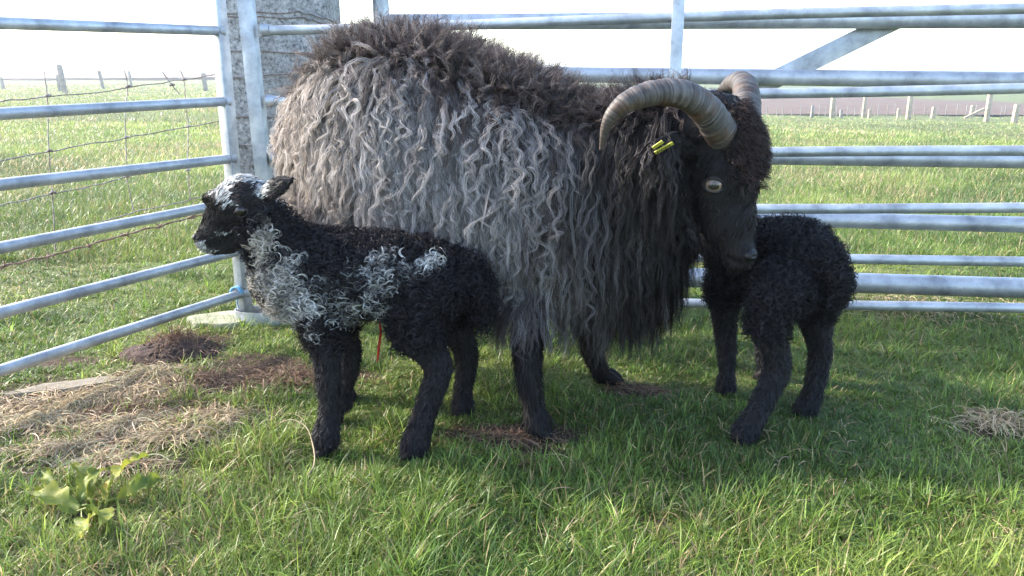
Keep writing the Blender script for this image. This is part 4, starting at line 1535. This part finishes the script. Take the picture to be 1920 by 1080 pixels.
def build_black_lamb():
    B = Body("lamb.001")
    fd = norm(arr(-0.59, 0.81, 0))
    ly = norm(arr(0.81, 0.59, 0))
    B.chain("torso", pc((1535, 498, 1.485, 0.038, 0.052), (1512, 490, 1.51, 0.060, 0.070), (1474, 486, 1.57, 0.070, 0.076), (1425, 485, 1.66, 0.068, 0.075), (1378, 490, 1.73, 0.058, 0.066)), ly)
    B.chain("neck", pc((1385, 470, 1.73, 0.05, 0.055), (1345, 440, 1.80, 0.042, 0.048), (1310, 425, 1.86, 0.036, 0.042)), ly)
    B.chain("head", pc((1305, 420, 1.87, 0.040, 0.044), (1298, 440, 1.91, 0.036, 0.040), (1290, 470, 1.95, 0.024, 0.028), (1286, 485, 1.965, 0.018, 0.02)), ly)
    B.chain("ear", [(W(1325, 425, 1.90), 0.012, 0.008), (W(1340, 428, 1.93), 0.018, 0.008), (W(1350, 432, 1.95), 0.006, 0.005)], (0, 0, 1))
    B.chain("ear", [(W(1285, 425, 1.85), 0.012, 0.008), (W(1270, 428, 1.83), 0.018, 0.008), (W(1262, 432, 1.82), 0.006, 0.005)], (0, 0, 1))
    B.chain("leg", pc((1470, 535, 1.47, 0.046, 0.056), (1436, 600, 1.465, 0.033, 0.040), (1455, 660, 1.478, 0.027, 0.030), (1455, 700, 1.485, 0.025, 0.028), (1418, 775, 1.462, 0.021, 0.022), (1395, 815, 1.452, 0.024, 0.026)), ly)
    B.chain("leg", pc((1535, 530, 1.56, 0.044, 0.054), (1528, 590, 1.575, 0.032, 0.038), (1536, 640, 1.59, 0.027, 0.029), (1536, 675, 1.592, 0.023, 0.025), (1524, 735, 1.58, 0.020, 0.021), (1511, 765, 1.575, 0.023, 0.025)), ly)
    B.chain("leg", pc((1360, 535, 1.69, 0.038, 0.042), (1359, 610, 1.70, 0.024, 0.027), (1362, 650, 1.70, 0.022, 0.024), (1363, 695, 1.70, 0.018, 0.018), (1361, 726, 1.695, 0.021, 0.023)), ly)
    B.chain("leg", pc((1430, 535, 1.78, 0.036, 0.042), (1432, 610, 1.79, 0.023, 0.026), (1432, 650, 1.79, 0.020, 0.022), (1432, 690, 1.79, 0.018, 0.018), (1432, 705, 1.785, 0.021, 0.022)), ly)
    B.chain("tail", pc((1552, 478, 1.455, 0.024, 0.024), (1572, 520, 1.440, 0.019, 0.017), (1572, 550, 1.435, 0.014, 0.012), (1570, 564, 1.435, 0.009, 0.009)), ly)
    o = B.fuse(0.0045, 5)
    tag(o, "small curly all black lamb standing behind the big sheep's muzzle, rump showing", "lamb", "newborn lambs")
    B.paint(np.tile(arr(0.009, 0.0085, 0.010), (len(B.co), 1)))

    def colour(P, n):
        dk = arr(0.012, 0.0115, 0.0135) * RNG.uniform(0.6, 1.6, (n, 1))
        return dk, dk * 2.0

    def face_colour(P, n, isleg):
        dk = arr(0.012, 0.0115, 0.013) * RNG.uniform(0.6, 1.6, (n, 1))
        return dk, dk * 1.9

    lamb_fur(B, o, ["torso", "neck", "tail"], colour, 4600, 20000, 0.0050, 2, face_colour)
    mid, hl = W(1300, 435, 1.90), ly
    for s in (-1, 1):
        q, qn, i, d = B.bvh.find_nearest(mid + ly * s * 0.06 + fd * 0.02)
        add_eye(o, np.array(q), np.array(qn), 0.0115, 0.0062, DARKEYE, fd, LIDBLACK, 0.72)
    for px, py, Y, h in ((1388, 828, 1.445, 2.5), (1504, 778, 1.57, 2.5), (1357, 737, 1.69, 2.2), (1428, 712, 1.78, 2.2)):
        x = W(px, py, Y)[0]
        hoof(o, x, Y, h, 0.022)
        FEET.append((x, Y, 0.035))


# ================================================================= hurdles, gate, posts, wires
def build_left_hurdle():
    o = empty("sheep_hurdle", (-0.772, 2.22, 0))
    inv = arr(-0.772, 2.22, 0)
    tag(o, "galvanised sheep hurdle running towards the viewer beside the spotted lamb's face", "hurdle", "galvanised sheep hurdles")
    a = arr(-0.772, 2.22, 0)
    d = norm(arr(-0.308, -0.646, 0))
    zs = [(0.092, 0.097), (0.216, 0.219), (0.356, 0.353), (0.476, 0.482), (0.630, 0.622), (0.812, 0.798)]
    for z0, z1 in zs:
        mb = MB()
        p0 = a + d * 0.004 + arr(0, 0, z0)
        p1 = a + d * 2.35 + arr(0, 0, z0 + (z1 - z0) * 2.35 / 0.7)
        mb.tube([p0 + (p1 - p0) * t - inv for t in np.linspace(0, 1, 12)], 0.0128, 14)
        mb.tube([p0 - d * 0.004 - inv, p0 + d * 0.013 - inv], [0.0175, 0.0145], 14)     # weld
        mb.build("rail", GALV, o)
    for s, nm in ((0.0, "near"), (2.36, "far")):
        mb = MB()
        b = a + d * s - inv
        mb.bar(b + arr(-0.004, 0, 0.03), b + arr(-0.004, 0, 0.97), d, 0.036, 0.030)
        mb.build("upright", GALV, o, bevel=0.003)
        # skid foot: flat oval hoop
        mb = MB()
        pts = [b + arr(0.085 * math.cos(t) * (1 if s == 0 else 1) + 0.05, 0.045 * math.sin(t), 0.022) for t in np.linspace(0, 2 * math.pi, 32, endpoint=False)]
        n = len(pts)
        vs, fs = [], []
        for k, p in enumerate(pts):
            ctr = b + arr(0.05, 0, 0.022)
            dirn = norm(p - ctr)
            for (ro, zz) in ((0, -0.02), (0, 0.02), (-0.004, 0.02), (-0.004, -0.02)):
                vs.append(p + dirn * ro + arr(0, 0, zz))
        for k in range(n):
            for m in range(4):
                fs.append((k * 4 + m, ((k + 1) % n) * 4 + m, ((k + 1) % n) * 4 + (m + 1) % 4, k * 4 + (m + 1) % 4))
        mb.add(vs, fs)
        mb.build("foot", GALV, o)


def build_right_hurdle():
    p = arr(-0.678, 2.235, 0)
    o = empty("sheep_hurdle.001", tuple(p))
    tag(o, "galvanised sheep hurdle running across behind the big sheep", "hurdle", "galvanised sheep hurdles")
    q = arr(2.15, 1.83, 0) - p
    zs = [(0.082, 0.138), (0.200, 0.268), (0.338, 0.400), (0.476, 0.542), (0.630, 0.688), (0.815, 0.868)]
    d = norm(q)
    for z0, z1 in zs:
        mb = MB()
        a, b = arr(0, 0, z0), q + arr(0, 0, z1)
        n = 14
        pts = [a + (b - a) * t + arr(0, 0, 0.003 * math.sin(t * 9 + z0 * 20)) for t in np.linspace(0.006, 0.997, n)]
        mb.tube(pts, 0.0128, 14)
        mb.tube([a + d * 0.012, a + d * 0.034], [0.0185, 0.0145], 14)
        mb.build("rail", GALV, o)
    for s, w_ in ((0.0, 0.040), (1.0, 0.040)):
        mb = MB()
        b = q * s
        mb.bar(b + arr(-0.006 * (1 - s), -0.004, 0.02), b + arr(-0.028 * (1 - s), -0.004, 1.0), d, w_, 0.030)
        mb.build("upright", GALV, o, bevel=0.003)
    # flat strap in the middle, on the viewer's side
    mb = MB()
    X = 0.40 + 0.008
    t = (X - p[0]) / q[0]
    b = q * t + arr(0, -0.0165, 0)
    mb.bar(b + arr(0, 0, 0.08), b + arr(0, 0, 0.95), d, 0.030, 0.006)
    mb.build("upright", GALV, o, bevel=0.001)


def build_gate():
    def at(X, z):
        return arr(X, 2.445 - 0.21 * (X - 0.784), z)
    p = at(-0.42, 0)
    o = empty("field_gate", tuple(p))
    tag(o, "wide galvanised tubular field gate with flat diagonal brace, behind the hurdle", "gate")
    # (z at X=.784, z at X=1.48, radius)
    rails = [(0.072, 0.085, 0.031), (0.268, 0.276, 0.0235), (0.458, 0.463, 0.0235), (0.692, 0.683, 0.0235), (0.853, 0.847, 0.0245)]
    for z0, z1, r in rails:
        f = lambda X: z0 + (z1 - z0) * (X - 0.784) / 0.7
        mb = MB()
        mb.tube([at(X, f(X)) - p for X in np.linspace(-0.41, 2.9, 16)], r, 18)
        mb.build("rail", GALV, o)
    for X in (-0.42, 2.9):
        mb = MB()
        mb.tube([at(X, 0.05) - p, at(X, 0.5) - p, at(X, 1.02) - p], 0.026, 18)
        mb.build("stile", GALV, o)
    mb = MB()
    side = arr(0.5, 0, -1)
    a, b = at(1.115, 0.858) + arr(0, 0.030, 0), at(-0.32, 0.10) + arr(0, 0.037, 0)
    mb.bar(a - p, b - p, norm(np.cross(norm(b - a), arr(0.2, 1, 0))), 0.055, 0.007)
    mb.build("brace", GALV, o, bevel=0.001)


def build_post():
    # thick concrete straining post, bevelled corners
    c = arr(-0.745, 2.69, 0)
    mb = MB()
    prof = [(-0.17, -0.10), (-0.13, -0.15), (0.10, -0.15), (0.165, -0.10), (0.165, 0.13), (0.12, 0.17), (-0.13, 0.17), (-0.17, 0.13)]
    rows = 26
    vs = []
    for r in range(rows):
        z = -0.12 + 1.75 * r / (rows - 1)
        k = 1.0 + 0.04 * (z / 1.6)
        for (x, y) in prof:
            j = RNG.normal(0, 0.0022, 2)
            vs.append((x * k + j[0], y * k + j[1], z))
    n = len(prof)
    fs = [(i * n + k, i * n + (k + 1) % n, (i + 1) * n + (k + 1) % n, (i + 1) * n + k) for i in range(rows - 1) for k in range(n)]
    fs.append(tuple((rows - 1) * n + k for k in range(n)))
    mb.add(vs, fs)
    o = mb.build("concrete_post", CONC)
    o.location = tuple(c)
    tag(o, "thick speckled concrete straining post with wires wound round it", "post")
    for k, z in enumerate((0.86, 0.775, 0.70, 0.565, 0.485, 0.43, 0.87)):
        w = MB()
        kk = (1.0 + 0.04 * z / 1.6)
        pts = []
        m = len(prof)
        for i in range(m):
            x, y = prof[i]
            pts.append(arr(x * kk * 1.02, y * kk * 1.025, z + 0.012 * math.sin(i * 1.3 + k * 2)))
        fine = []
        for i in range(m):
            a, b = pts[i], pts[(i + 1) % m]
            for s in np.linspace(0, 1, 6, endpoint=False):
                fine.append(a + (b - a) * s + arr(0, 0, 0.002 * RNG.normal()))
        w.tube(fine, 0.0022, 6, closed=True)
        w.build("tie_wire", WIRE, o)


def build_wire_fence():
    o = empty("wire_fence", (-0.90, 2.55, 0))
    base = arr(-0.90, 2.55, 0)
    tag(o, "rusty square mesh stock fence wire with a barbed strand, beyond the left hurdle", "wire fence")
    dep = lambda px: 1.95 + 0.70 * px / 440.0

    def line(pts, n=40):
        p = np.array(pts, float)
        u = np.linspace(p[0, 0], p[-1, 0], n)
        v = np.interp(u, p[:, 0], p[:, 1])
        out = []
        for a, b in zip(u, v):
            q = Wd(a, b, max(dep(a), 0.9))
            out.append(q + arr(0, 0, RNG.normal(0, 0.0012)) - base)
        return out

    hw = [[(-330, 245), (-150, 213), (0, 190), (95, 181), (150, 176), (205, 170), (240, 163), (345, 150), (445, 134), (470, 137)],
          [(-330, 365), (-150, 330), (0, 301), (97, 284), (160, 271), (237, 259), (353, 238), (405, 229), (450, 217)],
          [(-330, 455), (-150, 416), (0, 386), (99, 362), (160, 352), (237, 332), (330, 316), (425, 300), (455, 280)],
          [(-330, 560), (-150, 510), (0, 468), (100, 440), (190, 418), (250, 399), (355, 375), (440, 350)]]
    for k, h in enumerate(hw):
        mb = MB()
        mb.tube(line(h), 0.0017, 6)
        mb.build("line_wire", WIRE, o)
    stays = [[(83, 135), (89, 180), (92, 284), (98, 362), (104, 470)], [(234, 132), (240, 163), (234, 200), (236, 259), (237, 332), (250, 395)],
             [(339, 133), (345, 150), (353, 238), (352, 320), (358, 376)], [(-60, 150), (-64, 200), (-66, 312), (-60, 395), (-52, 490)],
             [(-210, 170), (-214, 224), (-216, 342), (-208, 428), (-200, 530)], [(433, 145), (436, 170), (447, 222), (446, 262), (452, 320)],
             [(305, 135), (322, 160), (338, 177)]]
    for s in stays:
        p = np.array(s, float)
        v = np.linspace(p[0, 1], p[-1, 1], 24)
        u = np.interp(v, p[:, 1], p[:, 0])
        mb = MB()
        mb.tube([Wd(a, b, dep(a) + 0.004) - base + arr(RNG.normal(0, 0.0008), 0, 0) for a, b in zip(u, v)], 0.0016, 6)
        for (a, b) in s[1:-1]:
            c = Wd(a, b, dep(a)) - base
            mb.tube([c + arr(-0.007, 0, -0.001), c + arr(0.002, 0.001, 0.003), c + arr(0.009, 0, 0.001)], [0.003, 0.0045, 0.003], 6)     # knot
        mb.build("stay_wire", WIRE, o)
    # barbed strand
    mb = MB()
    L1 = line([(-330, 585), (-150, 540), (0, 500), (95, 480), (170, 459), (235, 440), (300, 423), (370, 406), (440, 392)], 60)
    L2 = [q + arr(0, 0.003 * math.sin(i * 1.9), 0.003 * math.cos(i * 1.9)) for i, q in enumerate(L1)]
    mb.tube(L1, 0.0021, 6)
    mb.tube(L2, 0.0019, 6)
    for px, py in ((10, 498), (92, 480), (168, 460), (237, 440), (300, 423), (362, 408), (-80, 521), (-170, 545)):
        c = Wd(px, py, dep(px)) - base
        for k in range(4):
            dd = norm(RNG.normal(0, 1, 3))
            mb.tube([c, c + dd * 0.019], [0.0022, 0.0009], 5)
        mb.tube([c + arr(-0.006, 0, -0.001), c, c + arr(0.006, 0, 0.001)], 0.0042, 6)
    mb.build("barbed_wire", RUST, o)


def far_post(px, ptop, pbase, d, wdt, mat, label, group, lean=0.0):
    b = Wd(px, pbase, d)
    t = Wd(px + lean, ptop, d)
    h = t[2] - b[2]
    mb = MB()
    sh = t[0] - b[0]
    mb.bar((0, 0, -0.5), (sh * 0.97, 0, h * 0.97), (1, 0, 0), wdt, wdt)
    mb.bar((sh * 0.97, 0, h * 0.97), (sh, 0, h), (1, 0, 0), wdt * 0.8, wdt * 0.8)
    o = mb.build("fence_post", mat, None, bevel=0.008)
    o.location = tuple(b)
    tag(o, label, "post", group)
    return o


def build_far_posts():
    gR, gL = "pale posts along the ploughed field", "posts along the far left boundary"
    far_post(1560, 172, 213, 44, 0.22, WOOD, "pale post nearest the big sheep's brow, at the ploughed field's edge", gR)
    far_post(1619, 174, 213, 47, 0.17, WOOD, "pale upright post, second out from the big sheep's brow", gR)
    far_post(1703, 172, 217, 44, 0.21, WOOD, "thick pale post halfway along the ploughed field", gR)
    o = far_post(1850, 175, 222, 42, 0.20, WOOD, "pale corner post with a slanting timber strut against it", gR)
    mb = MB()
    a, b = Wd(1808, 222, 41.8) - np.array(o.location), Wd(1846, 204, 41.8) - np.array(o.location)
    mb.bar(a, b, (0, 1, 0), 0.13, 0.13)
    mb.build("strut", WOOD, o, bevel=0.01)
    far_post(1901, 195, 226, 40, 0.22, WOOD, "short thick post at the outer end of the ploughed field fence", gR, 2)
    for px, tp, bs, lb in ((1577, 206, 213, "tiny stake just beyond the pale post nearest the sheep"), (1630, 205, 214, "tiny stake between the second and third pale posts"),
                           (1684, 203, 216, "low stake just before the thick pale post"), (1748, 200, 217, "low leaning stake past the thick pale post"), (1820, 197, 218, "stake standing just before the braced corner post"),
                           (1523, 198, 209, "grey stake seen close to the far horn side of the sheep")):
        far_post(px, tp, bs, 46, 0.14 if px < 1700 else 0.18, WOOD if px > 1600 else GREYWOOD, lb, gR, 1.5 if px > 1700 else 0)
    k = 0
    for px in range(1440, 1920, 16):
        px2 = px + RNG.uniform(-5, 5)
        tp = 199 - 4 * math.sin(px * 0.05)
        o = far_post(px2, tp + RNG.uniform(-3, 3), 211 + (px - 1440) * 0.016, 48.5, 0.045, GREYWOOD, "thin grey stake in the line along the edge of the ploughed field", "thin grey stakes along the ploughed field")
    far_post(124, 121, 173, 31, 0.15, GREYWOOD, "tallest faded post in the misty left field", gL, -6)
    far_post(113, 140, 172, 34, 0.10, GREYWOOD, "thin faded post close against the tallest post", gL, -1)
    far_post(198, 133, 174, 38, 0.12, GREYWOOD, "leaning faded post, next out from the tallest one", gL, -7)
    far_post(250, 133, 171, 41, 0.10, GREYWOOD, "thin slanting post beside a mesh wire upright", gL, -4)
    far_post(388, 137, 177, 36, 0.16, GREYWOOD, "faded post seen just beside the hurdle upright", gL, -3)
    far_post(9, 145, 168, 40, 0.12, GREYWOOD, "short faded post at the edge of the ploughed strip", gL, -4)


def lump(name, mat, px, py, rx, ry, h, label, cat, rough=0.35, flat=None, seed=0, rotz=0.0):
    g = ground_px(px, py)
    bm = bmesh.new()
    bmesh.ops.create_icosphere(bm, subdivisions=5, radius=1)
    rng = np.random.default_rng(seed + 5)
    o1 = rng.uniform(0, 50, 3)
    for v in bm.verts:
        p = v.co
        n = fbm(np.array([p.x * 1.6 + o1[0] + p.z]), np.array([p.y * 1.6 + o1[1] - p.z]), 4)[0] - 0.5
        s = 1 + rough * n * 2 + rough * 0.5 * (fbm(np.array([p.x * 7 + o1[1] + p.z * 3]), np.array([p.y * 7 + o1[0] - p.z * 3]), 3)[0] - 0.5)
        z = p.z
        if flat:
            z = max(min(p.z * 3, 1), -1)
            a = math.atan2(p.y, p.x)
            s = 1 + 0.18 * math.sin(2 * a + seed) + 0.10 * math.sin(5 * a + seed * 2)
        c, si = math.cos(rotz), math.sin(rotz)
        X, Y = p.x * rx * s, p.y * ry * s
        v.co = (X * c - Y * si, X * si + Y * c, z * h * (s if not flat else 1))
    if not flat:        # crumbs of earth over and around the heap
        for k in range(420):
            a, q = rng.uniform(0, 6.28), abs(rng.normal(0, 0.75))
            x, y = math.cos(a) * rx * q, math.sin(a) * ry * q
            sz = rng.uniform(0.002, 0.010) * (1.2 - 0.3 * min(q, 2))
            zz = h * max(0.0, 1 - q * q) ** 0.5 * 0.92
            mt = Matrix.Translation((x, y, zz)) @ Matrix.Rotation(rng.uniform(0, 6), 4, "X") @ Matrix.Rotation(rng.uniform(0, 6), 4, "Z") @ Matrix.Diagonal((1, rng.uniform(0.5, 1), rng.uniform(0.4, 0.9), 1))
            bmesh.ops.create_icosphere(bm, subdivisions=1, radius=sz, matrix=mt)
    me = bpy.data.meshes.new(name)
    bm.to_mesh(me)
    bm.free()
    me.polygons.foreach_set("use_smooth", np.ones(len(me.polygons), dtype=bool))
    me.materials.append(mat)
    o = link(bpy.data.objects.new(name, me))
    o.location = (g[0], g[1], float(gz(g[0], g[1])))
    tag(o, label, cat)
    return o


def build_ground_things():
    SOIL = mat_noise("dark_earth", [(0.3, (0.022, 0.013, 0.010)), (0.6, (0.075, 0.045, 0.034)), (0.8, (0.14, 0.09, 0.065))], 60, 0.95, 1.0, 0.01)
    STONE = mat_noise("pale_stone", [(0.3, (0.11, 0.09, 0.065)), (0.7, (0.21, 0.18, 0.135))], 25, 0.9, 0.5, 0.006)
    MOSS = mat_noise("mossy_stone", [(0.3, (0.12, 0.125, 0.07)), (0.5, (0.20, 0.20, 0.13)), (0.7, (0.30, 0.29, 0.21))], 22, 0.9, 0.5, 0.006)
    lump("earth_mound", SOIL, 325, 668, 0.11, 0.08, 0.032, "dark crumbly mound of earth below the left hurdle", "earth mound", 0.5, seed=3)
    lump("flat_stone", STONE, 130, 728, 0.105, 0.032, 0.012, "flat sandy stone half buried in straw by the left hurdle", "stone", 0.2, True, 2, 0.45)
    lump("flat_stone.001", MOSS, 415, 607, 0.10, 0.06, 0.022, "mossy flat stone lying beside the hurdle's oval foot", "stone", 0.2, True, 4, 0.35)
    # broad leaved dock
    o = empty("dock_plant", (*ground_px(185, 985), 0))
    base = arr(*ground_px(185, 985), 0)
    tag(o, "broad leaved weed with torn yellow green leaves in the grass", "plant")
    LEAF, nt, b, out = new_mat("dock_leaf")
    n1 = noise(nt, 28, 5, 0.6)
    cc = ramp(nt, n1.outputs[0], [(0.30, (0.06, 0.10, 0.018)), (0.50, (0.17, 0.20, 0.030)), (0.65, (0.30, 0.28, 0.04)), (0.80, (0.16, 0.09, 0.03))])
    nt.links.new(cc, b.inputs["Base Color"])
    b.inputs["Roughness"].default_value = 0.55
    b.inputs["Specular IOR Level"].default_value = 0.25
    tr = N(nt, "ShaderNodeBsdfTranslucent")
    nt.links.new(cc, tr.inputs[0])
    mx = N(nt, "ShaderNodeMixShader")
    mx.inputs[0].default_value = 0.35
    nt.links.new(b.outputs[0], mx.inputs[1])
    nt.links.new(tr.outputs[0], mx.inputs[2])
    nt.links.new(mx.outputs[0], out.inputs[0])
    bump(nt, n1.outputs[0], 0.4, 0.004, b)
    stem = MB()
    # (base px, tip px, half width, height of middle, roll)
    leaves = [((150, 985), (70, 955), 0.026, 0.040, 0.3), ((170, 960), (140, 915), 0.020, 0.050, -0.4), ((200, 965), (285, 905), 0.022, 0.055, 0.5), ((225, 960), (310, 930), 0.020, 0.045, -0.6),
              ((170, 985), (200, 1030), 0.024, 0.030, 0.7), ((150, 975), (215, 930), 0.018, 0.060, 0.1), ((185, 990), (160, 1045), 0.022, 0.028, -0.5), ((120, 960), (95, 925), 0.016, 0.05, 0.5)]
    for li, (bp, tp, hw, hh, roll) in enumerate(leaves):
        a3 = arr(*ground_px(*bp), 0.024)
        b3 = arr(*ground_px(*tp), 0.034 + 0.010 * (li % 3))
        ax = b3 - a3
        ln = np.linalg.norm(ax)
        axn = ax / ln
        sd_ = norm(np.cross(axn, arr(0, 0, 1)))
        up = np.cross(sd_, axn)
        sd_, up = sd_ * math.cos(roll) + up * math.sin(roll), up * math.cos(roll) - sd_ * math.sin(roll)
        nu, nv = 18, 9
        vs, fs = [], []
        for i in range(nu):
            s = i / (nu - 1)
            wv = hw * (math.sin(math.pi * min(s * 0.93 + 0.06, 1)) ** 0.65) * (1 + 0.20 * math.sin(s * 21 + li) + 0.12 * math.sin(s * 47 + li * 3)) * 0.72
            ctr = a3 + ax * s + up * (math.sin(math.pi * s) * hh * 0.30)
            for j in range(nv):
                t = j / (nv - 1) * 2 - 1
                vs.append(ctr + sd_ * t * wv + up * (abs(t) ** 1.5 * wv * 0.45 + 0.006 * math.sin(s * 17 + t * 3 + li) * abs(t)) - base)
        for i in range(nu - 1):
            for j in range(nv - 1):
                fs.append((i * nv + j, i * nv + j + 1, (i + 1) * nv + j + 1, (i + 1) * nv + j))
        mb = MB()
        mb.add(vs, fs)
        mb.build("leaf", LEAF, o)
        root = arr(base[0], base[1], 0)
        stem.tube([root - base + arr(0, 0, -0.005), (root + a3) / 2 - base + arr(0, 0, 0.02), a3 - base + arr(0, 0, 0.002)], [0.0035, 0.003, 0.002], 7)
    stem.build("stem", LEAF, o)
    # one arched dry stalk in front of the lamb
    mb = MB()
    pts = [arr(*ground_px(px, py), h) for px, py, h in ((520, 822, 0.03), (550, 826, 0.045), (578, 842, 0.045), (590, 868, 0.03), (590, 888, 0.018), (575, 905, 0.01))]
    p = resample(np.array(pts)[None], 26)[0]
    mb.tube(p, np.linspace(0.0008, 0.0017, 26), 7)
    o = mb.build("dry_stalk", mat_plain("dry_stalk", (0.34, 0.27, 0.16), 0.7, 0.2))
    tag(o, "single curved dry stalk arching over the grass before the spotted lamb", "stalk")
    # blue twine knotted round the end of the bottom rail
    mb = MB()
    c = Wd(447, 547, 2.285)
    ax = norm(arr(-0.308, -0.646, 0))
    u1 = arr(0, 0, 1)
    u2 = np.cross(ax, u1)
    for k in range(3):
        rad = 0.0158
        pts = [c + ax * (0.006 * k) + (u1 * math.cos(t) + u2 * math.sin(t)) * rad + ax * 0.003 * math.sin(t) for t in np.linspace(0, 2 * math.pi, 20, endpoint=False)]
        mb.tube(pts, 0.0024, 6, closed=True)
    mb.tube([c + u1 * 0.016, c + u1 * 0.03 - ax * 0.01, c + u1 * 0.045 - ax * 0.004], [0.0024, 0.002, 0.0014], 6)
    mb.tube([c - u1 * 0.016, c - u1 * 0.03 + u2 * 0.01, c - u1 * 0.05 + u2 * 0.004], [0.0024, 0.002, 0.0014], 6)
    o = mb.build("twine", BLUE)
    tag(o, "frayed pale blue twine tied round the bottom rail", "twine")


build_left_hurdle()
build_right_hurdle()
build_gate()
build_post()
build_wire_fence()
build_far_posts()
build_ground_things()
build_sheep()
build_spotted_lamb()
build_black_lamb()
build_grass()
build_straw()


def build_haze():
    mb = MB()
    x0, x1, y0, y1, z0, z1 = -260, 380, -12, 520, -3.0, 4.6
    v = [(x, y, z) for z in (z0, z1) for (x, y) in ((x0, y0), (x1, y0), (x1, y1), (x0, y1))]
    mb.add(v, [(3, 2, 1, 0), (4, 5, 6, 7), (0, 1, 5, 4), (1, 2, 6, 5), (2, 3, 7, 6), (3, 0, 4, 7)])
    m = bpy.data.materials.new("haze")
    m.use_nodes = True
    nt = m.node_tree
    nt.nodes.remove(nt.nodes["Principled BSDF"])
    vol = nt.nodes.new("ShaderNodeVolumePrincipled")
    vol.inputs["Color"].default_value = (0.96, 0.97, 1.0, 1)
    vol.inputs["Density"].default_value = 0.0026
    vol.inputs["Anisotropy"].default_value = 0.75
    nt.links.new(vol.outputs[0], nt.nodes["Material Output"].inputs["Volume"])
    o = mb.build("haze", m, smooth=False)
    o.data.materials[0] = m
    tag(o, kind="stuff")


build_haze()
